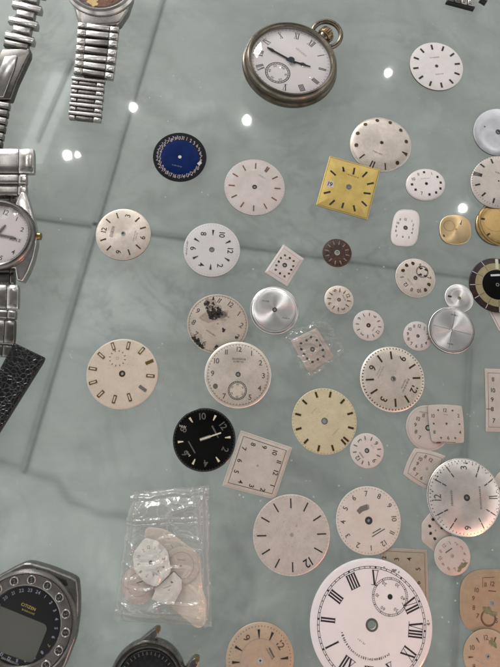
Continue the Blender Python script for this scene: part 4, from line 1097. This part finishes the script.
for pts, tip in (([(135, 645), (148, 634), (155.5, 628.2), (159, 628.6), (160, 631.5), (154, 642), (153, 646)], [(155, 628.4), (159, 628.6), (160, 631.8), (156.8, 635)]),
                 ([(183, 672), (190.5, 661), (195, 657.5), (199, 659), (199.5, 662), (194, 676), (190, 682)], [(194.5, 657.8), (199, 658.8), (199.6, 662), (196, 664.5)])):
    o = prism('lug', pts, 1.2, 5.2, BM, bw_, .5, 3); p = prism('brass_tip', tip, 1.6, 5.5, BRASS, bw_, .3, 2); p.parent = o

# ------------------------------------------------------------------ plastic bags and what is in the big one
BAGC = mat('bagged_cream_dial', (.96, .93, .88), .4, amp=.06, speck=.2)
BAGG = 'watch parts inside the clear bag'
o = (100, 470, .26)
d = Dial('large beige paper slip folded like a leaf, in the clear bag', poly=[(145, 526), (166, 529), (199, 554), (202, 578), (203, 592), (207, 600), (206, 625), (197, 629), (172, 608), (158, 590), (144, 556)], up=(0, -1), m=PAPER, rad=3, th=.5, hole=.001, name='paper_slip', cat='paper slip', group=None, plate='slip_sheet', edge=PAPER, centre=(180, 575), dome=.4)
d.blob((.02, .12), .10, mat('paper_fold_mark', (.45, .36, .29), .8), seed=5, name='faint_mark', el=.8); d.bar((-.25, .8), (.25, .1), .02, mat('paper_fold_mark', (.45, .36, .29), .8), name='crease')
d = Dial('pinkish beige round dial on the paper slip inside the clear bag', (163, 199, 546, 585), up=(-5, -20), m=mat('bagged_beige_dial', (.70, .615, .52), .5, amp=.08, speck=.2), z=.9 * MM, th=.4, hole=.05, group=BAGG)
d.bar((-.1, .35), (.3, .2), .04, INKF); d.ring(.7, .02, INKF)
d = Dial('pale pink oval dial at the lower left inside the clear bag', ell=(139, 584, 16.5, 4, -5, 20), up=(-4, -20), m=mat('bagged_pink_dial', (.70, .60, .55), .5, amp=.08), z=.1 * MM, th=.5, hole=.03, name='watch_dial', group=BAGG, cat='watch dial')
d.bar((-.1, .1), (.25, .12), .06, INKG); d.ring(.62, .02, INKF); d.bar((.1, .42), (.3, .3), .05, INKF)
d = Dial('small silver eight sided dial with thick dark sides in the clear bag', poly=[(174, 571), (182, 579), (182, 588), (174.5, 602.5), (168, 604), (152, 599), (156, 588)], up=(8, -14), m=BAGC, z=.62 * MM, th=2.2, hole=.015, rad=.5, group=BAGG, edge=STEELD, centre=(168, 588))
d.script((-.1, .15), .5, .08, ang=-50, m=INKG, seed=152); d.blob((.0, .55), .07, STAIN, seed=8); d.blob((.1, .05), .05, STAIN, seed=18, el=.5)
d = Dial('cream eight sided arabic dial lying on top inside the clear bag', poly=[(145, 537.3), (158, 540.5), (168, 551), (171.5, 572), (157, 586.5), (146, 583), (134, 570), (133, 553)], up=(-2, -20), m=BAGC, z=2.9 * MM, th=.45, rad=1.6, hole=.05, group=BAGG, tilt=(2.0, 8, 10), centre=(151, 562))
o = (115, 525, .16)
for h, p in {12: (210, 138), 1: (250, 145), 2: (288, 165), 3: (303, 210), 4: (305, 262), 5: (275, 293), 6: (240, 312), 7: (200, 315), 8: (160, 292), 9: (148, 245), 10: (148, 198), 11: (178, 160)}.items():
    d.nums({h: str(h)}, pos={h: d.px(*p, o)}, size=.15, m=INKF if h not in (5, 8) else GOLDD, radial=True)
d.hub(.07, INK, .05); d.script((.2, -.55), .4, .09, ang=35, m=INKF, seed=153)

def bag(name, label, corners, nx, ny, height, m, cat, seed, fine=.5, edge_j=1.2, seal=None, crinkle=.35):
    """closed film bag: flat sheet below, crumpled sheet above, joined round the edge"""
    rnd = random.Random(seed)
    ctr = sum((W(*p) for p in corners), Vector()) / 4
    root = watch_root(name, label, cat, 0, 0); root.location = ctr; L = ctr
    A, B, C, D = corners
    def edge_noise(t, k): return edge_j * (mnoise.noise(Vector((t * 6, k * 9.1 + seed, 0))) + .5 * mnoise.noise(Vector((t * 17, k * 5.3 + seed, 2))))
    V, F = [], []
    for j in range(ny + 1):
        v = j / ny
        for i in range(nx + 1):
            u = i / nx
            x = (1 - v) * ((1 - u) * A[0] + u * B[0]) + v * ((1 - u) * D[0] + u * C[0]); y = (1 - v) * ((1 - u) * A[1] + u * B[1]) + v * ((1 - u) * D[1] + u * C[1])
            x += edge_noise(v, 1) * (1 - u) + edge_noise(v, 2) * u; y += edge_noise(u, 3) * (1 - v) + edge_noise(u, 4) * v
            e = min(1, (min(u, 1 - u) * 7)) * min(1, min(v, 1 - v) * 7); e = e * e * (3 - 2 * e)
            p = Vector((x * .028 + .010 * y, y * .05 - .008 * x, seed))
            w1 = 1 - abs(mnoise.noise(p * 1.1 + Vector((3, 0, 0)))) * 2; w2 = 1 - abs(mnoise.noise(p * 2.7)) * 2; w3 = 1 - abs(mnoise.noise(p * 6.0)) * 2
            z = height * e * (1 + .18 * mnoise.noise(p * .7)) + fine * (.25 + .75 * e) * (.95 * max(0, w1) ** 7 + crinkle * max(0, w2) ** 6 + .15 * crinkle * max(0, w3) ** 4)
            if seal:
                wv = .012 * mnoise.noise(Vector((u * 5, v * 5, seed + 3.0)))
                z += .75 * math.exp(-((v - seal + wv * 1.5) / .010) ** 2) + .5 * math.exp(-((v - seal - .035 + wv) / .008) ** 2)
                z += 1.0 * math.exp(-((u - .075 + wv) / .013) ** 2) + .9 * math.exp(-((u - .925 + wv * 1.4) / .014) ** 2) + .8 * math.exp(-((u - .80 - .25 * v + wv * 3) / .014) ** 2) * (v < .5)
                z += .9 * math.exp(-((v - .045 + wv) / .014) ** 2) + .7 * math.exp(-((v - .93 - .05 * u + wv * 2) / .014) ** 2)
            z = .12 + z
            w = W(x, y, 0); V.append((w.x - L.x, w.y - L.y, z * MM))
    c = nx + 1
    for j in range(ny):
        for i in range(nx): F.append((j * c + i, j * c + i + 1, (j + 1) * c + i + 1, (j + 1) * c + i))
    mesh('film_front', V, F, m, root, smooth=True)
    V2 = [(v[0], v[1], .00004) for v in V]
    mesh('film_back', V2, F, m, root, smooth=True)
    loop = [i for i in range(c)] + [j * c + nx for j in range(1, ny + 1)] + [ny * c + i for i in range(nx - 1, -1, -1)] + [j * c for j in range(ny - 1, 0, -1)]
    VS = [V[i] for i in loop] + [V2[i] for i in loop]; n = len(loop)
    mesh('edge_seam', VS, [(i, (i + 1) % n, n + (i + 1) % n, n + i) for i in range(n)], m, root)
    return root
bg = bag('plastic_bag', 'crumpled clear plastic bag holding a few dials and a beige slip', [(131, 492), (209, 485), (212, 627), (113, 620)], 100, 150, 3.6, FILM, 'plastic bag', 3, fine=1.5, seal=.22)
wr = bag('plastic_wrap', 'small piece of crinkled clear film wrapped round the rectangular dot dial', [(282, 334), (326, 317), (348, 352), (307, 383)], 60, 60, .75, WRAP, 'plastic wrap', 11, fine=.85, edge_j=3.0, crinkle=1.1)

# ------------------------------------------------------------------ glass top and marble floor
def slab(name, x0, x1, y0, y1, z0, z1, m):
    V = [(x, y, z) for z in (z0, z1) for x, y in ((x0, y0), (x1, y0), (x1, y1), (x0, y1))]
    o = mesh(name, V, [(3, 2, 1, 0), (4, 5, 6, 7), (0, 1, 5, 4), (1, 2, 6, 5), (2, 3, 7, 6), (3, 0, 4, 7)], m)
    o['kind'] = 'structure'; return o
def table_glass():
    m = bpy.data.materials.new('table_glass'); m.use_nodes = True; nt = m.node_tree
    nt.nodes.remove(nt.nodes['Principled BSDF']); out = nt.nodes['Material Output']
    lw_ = nd(nt, 'ShaderNodeLayerWeight', Blend=.5); pw_ = nd(nt, 'ShaderNodeMath', operation='POWER'); pw_.inputs[1].default_value = 5
    nt.links.new(lw_.outputs['Facing'], pw_.inputs[0])
    fr = nd(nt, 'ShaderNodeMath', operation='MULTIPLY_ADD'); fr.inputs[1].default_value = .9; fr.inputs[2].default_value = .042
    nt.links.new(pw_.outputs[0], fr.inputs[0])
    tr = nd(nt, 'ShaderNodeBsdfTransparent'); tr.inputs[0].default_value = (.925, .95, .935, 1)
    g1 = nd(nt, 'ShaderNodeBsdfGlossy', Roughness=.026); g2 = nd(nt, 'ShaderNodeBsdfGlossy', Roughness=.14)
    gm = nd(nt, 'ShaderNodeMixShader'); gm.inputs[0].default_value = .12
    nt.links.new(g1.outputs[0], gm.inputs[1]); nt.links.new(g2.outputs[0], gm.inputs[2])
    # finger smears and dust
    tc = nd(nt, 'ShaderNodeTexCoord'); mp = nd(nt, 'ShaderNodeMapping'); mp.inputs['Scale'].default_value = (1, 2.2, 1); mp.inputs['Rotation'].default_value = (0, 0, .6)
    nt.links.new(tc.outputs['Object'], mp.inputs[0])
    n1 = nd(nt, 'ShaderNodeTexNoise', Scale=38.0, Detail=6.0, Roughness=.7, Distortion=.8); nt.links.new(mp.outputs[0], n1.inputs['Vector'])
    r1 = nd(nt, 'ShaderNodeMapRange'); r1.inputs[1].default_value = .52; r1.inputs[2].default_value = .85; r1.inputs[3].default_value = .045; r1.inputs[4].default_value = .15
    nt.links.new(n1.outputs['Fac'], r1.inputs[0])
    v = nd(nt, 'ShaderNodeTexVoronoi', Scale=210.0); nt.links.new(tc.outputs['Object'], v.inputs['Vector'])
    r2 = nd(nt, 'ShaderNodeMapRange'); r2.inputs[1].default_value = .10; r2.inputs[2].default_value = .05; r2.inputs[3].default_value = 0; r2.inputs[4].default_value = .55
    nt.links.new(v.outputs['Distance'], r2.inputs[0])
    n2 = nd(nt, 'ShaderNodeTexNoise', Scale=25.0, Detail=2.0); nt.links.new(tc.outputs['Object'], n2.inputs['Vector'])
    r3 = nd(nt, 'ShaderNodeMapRange'); r3.inputs[1].default_value = .44; r3.inputs[2].default_value = .62; nt.links.new(n2.outputs['Fac'], r3.inputs[0])
    mu = nd(nt, 'ShaderNodeMath', operation='MULTIPLY'); nt.links.new(r2.outputs[0], mu.inputs[0]); nt.links.new(r3.outputs[0], mu.inputs[1])
    sm = nd(nt, 'ShaderNodeMath', operation='ADD'); nt.links.new(r1.outputs[0], sm.inputs[0]); nt.links.new(mu.outputs[0], sm.inputs[1])
    df = nd(nt, 'ShaderNodeBsdfDiffuse'); df.inputs[0].default_value = (.75, .76, .75, 1)
    dm = nd(nt, 'ShaderNodeMixShader'); nt.links.new(sm.outputs[0], dm.inputs[0]); nt.links.new(tr.outputs[0], dm.inputs[1]); nt.links.new(df.outputs[0], dm.inputs[2])
    mx = nd(nt, 'ShaderNodeMixShader'); nt.links.new(fr.outputs[0], mx.inputs[0]); nt.links.new(dm.outputs[0], mx.inputs[1]); nt.links.new(gm.outputs[0], mx.inputs[2])
    nt.links.new(mx.outputs[0], out.inputs['Surface'])
    return m
slab('glass_tabletop', -.75, .75, -.6, .9, -.003, 0, table_glass())

FZ = -.62
def floor_material():
    m = bpy.data.materials.new('grey_marble'); m.use_nodes = True; nt = m.node_tree; b = nt.nodes['Principled BSDF']
    at_ = nd(nt, 'ShaderNodeAttribute', attribute_name='veining_and_reflections'); tc = nd(nt, 'ShaderNodeTexCoord')
    n1 = nd(nt, 'ShaderNodeTexNoise', Scale=5.0, Detail=9.0, Roughness=.62, Distortion=1.1); nt.links.new(tc.outputs['Object'], n1.inputs['Vector'])
    n2 = nd(nt, 'ShaderNodeTexNoise', Scale=2.2, Detail=8.0, Roughness=.6, Distortion=2.4); nt.links.new(tc.outputs['Object'], n2.inputs['Vector'])
    ab = nd(nt, 'ShaderNodeMath', operation='SUBTRACT'); ab.inputs[1].default_value = .5; nt.links.new(n2.outputs['Fac'], ab.inputs[0])
    a2 = nd(nt, 'ShaderNodeMath', operation='ABSOLUTE'); nt.links.new(ab.outputs[0], a2.inputs[0])
    vr = nd(nt, 'ShaderNodeMapRange'); vr.inputs[1].default_value = 0; vr.inputs[2].default_value = .035; vr.inputs[3].default_value = .90; vr.inputs[4].default_value = 1
    nt.links.new(a2.outputs[0], vr.inputs[0])
    cr_ = nd(nt, 'ShaderNodeMapRange'); cr_.inputs[1].default_value = .3; cr_.inputs[2].default_value = .75; cr_.inputs[3].default_value = .80; cr_.inputs[4].default_value = 1.22
    nt.links.new(n1.outputs['Fac'], cr_.inputs[0])
    mu0 = nd(nt, 'ShaderNodeMath', operation='MULTIPLY'); nt.links.new(vr.outputs[0], mu0.inputs[0]); nt.links.new(cr_.outputs[0], mu0.inputs[1])
    # fine branching veins gathered in patches, and pale crystalline clouds
    n5 = nd(nt, 'ShaderNodeTexNoise', Scale=6.5, Detail=9.0, Roughness=.68, Distortion=1.6); nt.links.new(tc.outputs['Object'], n5.inputs['Vector'])
    s5 = nd(nt, 'ShaderNodeMath', operation='SUBTRACT'); s5.inputs[1].default_value = .5; nt.links.new(n5.outputs['Fac'], s5.inputs[0])
    a5 = nd(nt, 'ShaderNodeMath', operation='ABSOLUTE'); nt.links.new(s5.outputs[0], a5.inputs[0])
    v5 = nd(nt, 'ShaderNodeMapRange'); v5.inputs[1].default_value = 0; v5.inputs[2].default_value = .045; v5.inputs[3].default_value = .30; v5.inputs[4].default_value = 0; nt.links.new(a5.outputs[0], v5.inputs[0])
    n6 = nd(nt, 'ShaderNodeTexNoise', Scale=3.4, Detail=4.0, Distortion=.6); nt.links.new(tc.outputs['Object'], n6.inputs['Vector'])
    k6 = nd(nt, 'ShaderNodeMapRange'); k6.inputs[1].default_value = .52; k6.inputs[2].default_value = .70; nt.links.new(n6.outputs['Fac'], k6.inputs[0])
    p5 = nd(nt, 'ShaderNodeMath', operation='MULTIPLY'); nt.links.new(v5.outputs[0], p5.inputs[0]); nt.links.new(k6.outputs[0], p5.inputs[1])
    i5 = nd(nt, 'ShaderNodeMath', operation='SUBTRACT'); i5.inputs[0].default_value = 1.0; nt.links.new(p5.outputs[0], i5.inputs[1])
    n7 = nd(nt, 'ShaderNodeTexNoise', Scale=4.6, Detail=7.0, Roughness=.6, Distortion=1.0); mp7 = nd(nt, 'ShaderNodeMapping'); mp7.inputs['Location'].default_value = (3.1, 1.7, 0)
    nt.links.new(tc.outputs['Object'], mp7.inputs[0]); nt.links.new(mp7.outputs[0], n7.inputs['Vector'])
    w7 = nd(nt, 'ShaderNodeMapRange'); w7.inputs[1].default_value = .55; w7.inputs[2].default_value = .72; w7.inputs[3].default_value = 1; w7.inputs[4].default_value = 1.38; nt.links.new(n7.outputs['Fac'], w7.inputs[0])
    m5 = nd(nt, 'ShaderNodeMath', operation='MULTIPLY'); nt.links.new(i5.outputs[0], m5.inputs[0]); nt.links.new(w7.outputs[0], m5.inputs[1])
    mu = nd(nt, 'ShaderNodeMath', operation='MULTIPLY'); nt.links.new(mu0.outputs[0], mu.inputs[0]); nt.links.new(m5.outputs[0], mu.inputs[1])
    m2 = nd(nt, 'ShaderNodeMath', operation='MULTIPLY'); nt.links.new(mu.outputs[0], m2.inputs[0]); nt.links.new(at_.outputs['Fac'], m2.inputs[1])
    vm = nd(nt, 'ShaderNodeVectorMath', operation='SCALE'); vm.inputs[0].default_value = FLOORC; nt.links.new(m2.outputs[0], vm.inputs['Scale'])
    nt.links.new(vm.outputs[0], b.inputs['Base Color']); b.inputs['Roughness'].default_value = .45
    return m
FLOORC = (.368, .387, .379)
# veins and clouds of the marble, plus a reflected dark band and pale strip painted in (photo points give where they lie on the floor)
VEINS_REFLECTIONS = [([(-40, 462), (0, 465), (35, 470), (58, 482), (75, 503), (95, 512), (127, 518), (180, 540)], 5, .74), ([(128, 96), (150, 106), (182, 120), (218, 124), (245, 140)], 7, .83), ([(-10, 28), (15, 44), (62, 56), (90, 70)], 5, .86),
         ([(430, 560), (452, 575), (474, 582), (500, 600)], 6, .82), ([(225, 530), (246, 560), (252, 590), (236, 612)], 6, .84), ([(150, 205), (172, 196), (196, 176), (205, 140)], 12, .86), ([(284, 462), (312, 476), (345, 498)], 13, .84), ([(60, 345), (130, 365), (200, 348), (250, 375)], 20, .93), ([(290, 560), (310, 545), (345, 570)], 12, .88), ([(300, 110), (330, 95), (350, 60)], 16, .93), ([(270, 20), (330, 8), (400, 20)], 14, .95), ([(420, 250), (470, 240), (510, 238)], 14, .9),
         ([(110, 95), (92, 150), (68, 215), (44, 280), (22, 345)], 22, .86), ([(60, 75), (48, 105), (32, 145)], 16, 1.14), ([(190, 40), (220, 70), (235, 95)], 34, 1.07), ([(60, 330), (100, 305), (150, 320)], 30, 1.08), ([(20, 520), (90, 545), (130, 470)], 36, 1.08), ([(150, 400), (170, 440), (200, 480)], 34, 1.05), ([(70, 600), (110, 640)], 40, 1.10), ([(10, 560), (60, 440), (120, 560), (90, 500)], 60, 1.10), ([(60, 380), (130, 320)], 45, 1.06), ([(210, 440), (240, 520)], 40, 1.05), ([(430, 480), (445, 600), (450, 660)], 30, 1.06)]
def seg_d(P, a, b):
    a = np.array(a, float); b = np.array(b, float); ab = b - a
    t = np.clip(((P - a) @ ab) / (ab @ ab), 0, 1); return np.linalg.norm(P - (a + t[:, None] * ab), axis=1)
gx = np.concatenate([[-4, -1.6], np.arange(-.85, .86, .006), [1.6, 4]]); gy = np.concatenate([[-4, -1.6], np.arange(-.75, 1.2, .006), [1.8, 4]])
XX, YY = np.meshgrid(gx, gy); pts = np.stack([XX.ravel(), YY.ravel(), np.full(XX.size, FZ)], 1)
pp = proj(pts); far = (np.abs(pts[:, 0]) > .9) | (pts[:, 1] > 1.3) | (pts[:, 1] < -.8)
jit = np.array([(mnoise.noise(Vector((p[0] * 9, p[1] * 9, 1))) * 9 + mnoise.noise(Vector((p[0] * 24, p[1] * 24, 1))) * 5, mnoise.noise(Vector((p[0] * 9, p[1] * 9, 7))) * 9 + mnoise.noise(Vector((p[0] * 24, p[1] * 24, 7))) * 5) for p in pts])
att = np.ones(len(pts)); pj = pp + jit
for k, (pl, wd, g) in enumerate(VEINS_REFLECTIONS):
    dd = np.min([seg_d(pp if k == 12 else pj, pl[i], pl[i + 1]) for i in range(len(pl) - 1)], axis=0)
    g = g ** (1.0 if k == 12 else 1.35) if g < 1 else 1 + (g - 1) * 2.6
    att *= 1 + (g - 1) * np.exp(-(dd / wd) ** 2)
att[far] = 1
nx_ = len(gx)
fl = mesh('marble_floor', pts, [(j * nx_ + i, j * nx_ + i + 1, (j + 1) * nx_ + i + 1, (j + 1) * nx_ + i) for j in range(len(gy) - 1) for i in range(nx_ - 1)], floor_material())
fl['kind'] = 'structure'
at_ = fl.data.attributes.new('veining_and_reflections', 'FLOAT', 'POINT'); at_.data.foreach_set('value', att.astype(np.float32))
GROUT = mat('grey_grout', (.262, .282, .277), .8, amp=.12, scale=40)
GROUT_REFLECTION = mat('pale_grout_and_reflection', (.29, .312, .307), .8, amp=.12, scale=40)
def joint(p, q, w, m=GROUT):
    a = W(*p, FZ + .004); b = W(*q, FZ + .004); d_ = (b - a).normalized(); n_ = Vector((-d_.y, d_.x, 0)) * w / 2
    o = mesh('grout_and_reflection_line', [a - n_, b - n_, b + n_, a + n_], [(0, 1, 2, 3)], m, fl); return o
joint((-60, 203), (560, 287.5), .006)
joint((171, -30), (117, 150), .006, GROUT_REFLECTION); joint((117, 150), (22, 470), .0085, GROUT_REFLECTION)
joint((470, 345), (452, 700), .007)
joint((72, 58), (36, 140), .005, GROUT_REFLECTION)  # no tile joint: dark line painted for the reflection of the glass edge

# ------------------------------------------------------------------ light
def lamp(name, loc, size, power, col, target=(0, .05, 0), shape='DISK'):
    l = bpy.data.lights.new(name, 'AREA'); l.shape = shape; l.size = size; l.energy = power; l.color = col
    o = bpy.data.objects.new(name, l); COL.objects.link(o); o.location = loc
    o.rotation_euler = (Vector(target) - Vector(loc)).to_track_quat('-Z', 'Y').to_euler(); return o
def overhead(x, y, hgt):
    """point of the ceiling that mirrors in the glass at this place of the photo"""
    h = W(x, y, 0); dr = (h - Vector(CAM)).normalized(); dr.z = -dr.z
    return h, h + dr * (hgt / dr.z)
for x, y, p, sz in ((67, 155, 1.0, .023), (77.5, 154.5, .16, .012), (133, 107, .75, .021), (247, 120, 1.1, .026), (388.5, 72.5, .55, .019), (463, 208, .9, .023)):  # second entry is an added lamp imitating the double reflection in the glass
    h, q = overhead(x, y, 2.1); lamp('ceiling_spot_and_added_twin_lamp', q, sz, p, (1, .98, .95), target=h)
_, qa = overhead(64, 74, 2.4); _, qb = overhead(24, 176, 2.4)
l = bpy.data.lights.new('ceiling_strip_lamp', 'AREA'); l.shape = 'RECTANGLE'; l.size = (qa - qb).length; l.size_y = .14; l.energy = .5; l.color = (.97, 1, .99)
o = bpy.data.objects.new('ceiling_strip_lamp', l); COL.objects.link(o); o.location = (qa + qb) / 2
o.rotation_euler = (0, 0, math.atan2(qa.y - qb.y, qa.x - qb.x))
lamp('added_key_lamp', (-2.2, 2.5, 1.55), 1.2, 62, (1, .985, .97), shape='SQUARE')  # added soft key light, no such panel is seen
ol = lamp('orange_lamp', (.52, -.30, .19), .08, .026, (1, .22, .06), target=(.12, -.068, 0)); ol.data.spread = R_(30)

# room light: dim straight above, brighter walls and windows round about
w = bpy.data.worlds.new('World'); scene.world = w; w.use_nodes = True; nt = w.node_tree
bgn = nt.nodes['Background']; tc = nd(nt, 'ShaderNodeTexCoord')
nz = nd(nt, 'ShaderNodeTexNoise', Scale=2.3, Detail=2.0); nt.links.new(tc.outputs['Generated'], nz.inputs['Vector'])
rp = nd(nt, 'ShaderNodeValToRGB'); rp.color_ramp.elements[0].position = .40; rp.color_ramp.elements[1].position = .60
rp.color_ramp.elements[0].color = (.35, .345, .34, 1); rp.color_ramp.elements[1].color = (1.25, 1.23, 1.21, 1)
nt.links.new(nz.outputs['Fac'], rp.inputs['Fac'])
sp = nd(nt, 'ShaderNodeSeparateXYZ'); nt.links.new(tc.outputs['Generated'], sp.inputs[0])
er = nd(nt, 'ShaderNodeValToRGB'); e = er.color_ramp.elements
e[0].position = 0.0; e[0].color = (.45, .45, .45, 1); e[1].position = 1.0; e[1].color = (.16, .16, .16, 1)
for ps, v in ((.18, .95), (.52, .95), (.74, .22)):
    n_ = e.new(ps); n_.color = (v, v, v, 1)
nt.links.new(sp.outputs['Z'], er.inputs['Fac'])
mx = nd(nt, 'ShaderNodeMix', data_type='RGBA', blend_type='MULTIPLY'); mx.inputs[0].default_value = 1
nt.links.new(rp.outputs['Color'], mx.inputs[6]); nt.links.new(er.outputs['Color'], mx.inputs[7])
nt.links.new(mx.outputs[2], bgn.inputs['Color']); bgn.inputs['Strength'].default_value = 1.0

scene.view_settings.view_transform = 'Standard'; scene.view_settings.look = 'None'
scene.view_settings.exposure = .16; scene.view_settings.gamma = 1
scene.cycles.max_bounces = 8; scene.cycles.transparent_max_bounces = 24; scene.cycles.sample_clamp_indirect = 4
scene.cycles.caustics_reflective = False; scene.cycles.caustics_refractive = False
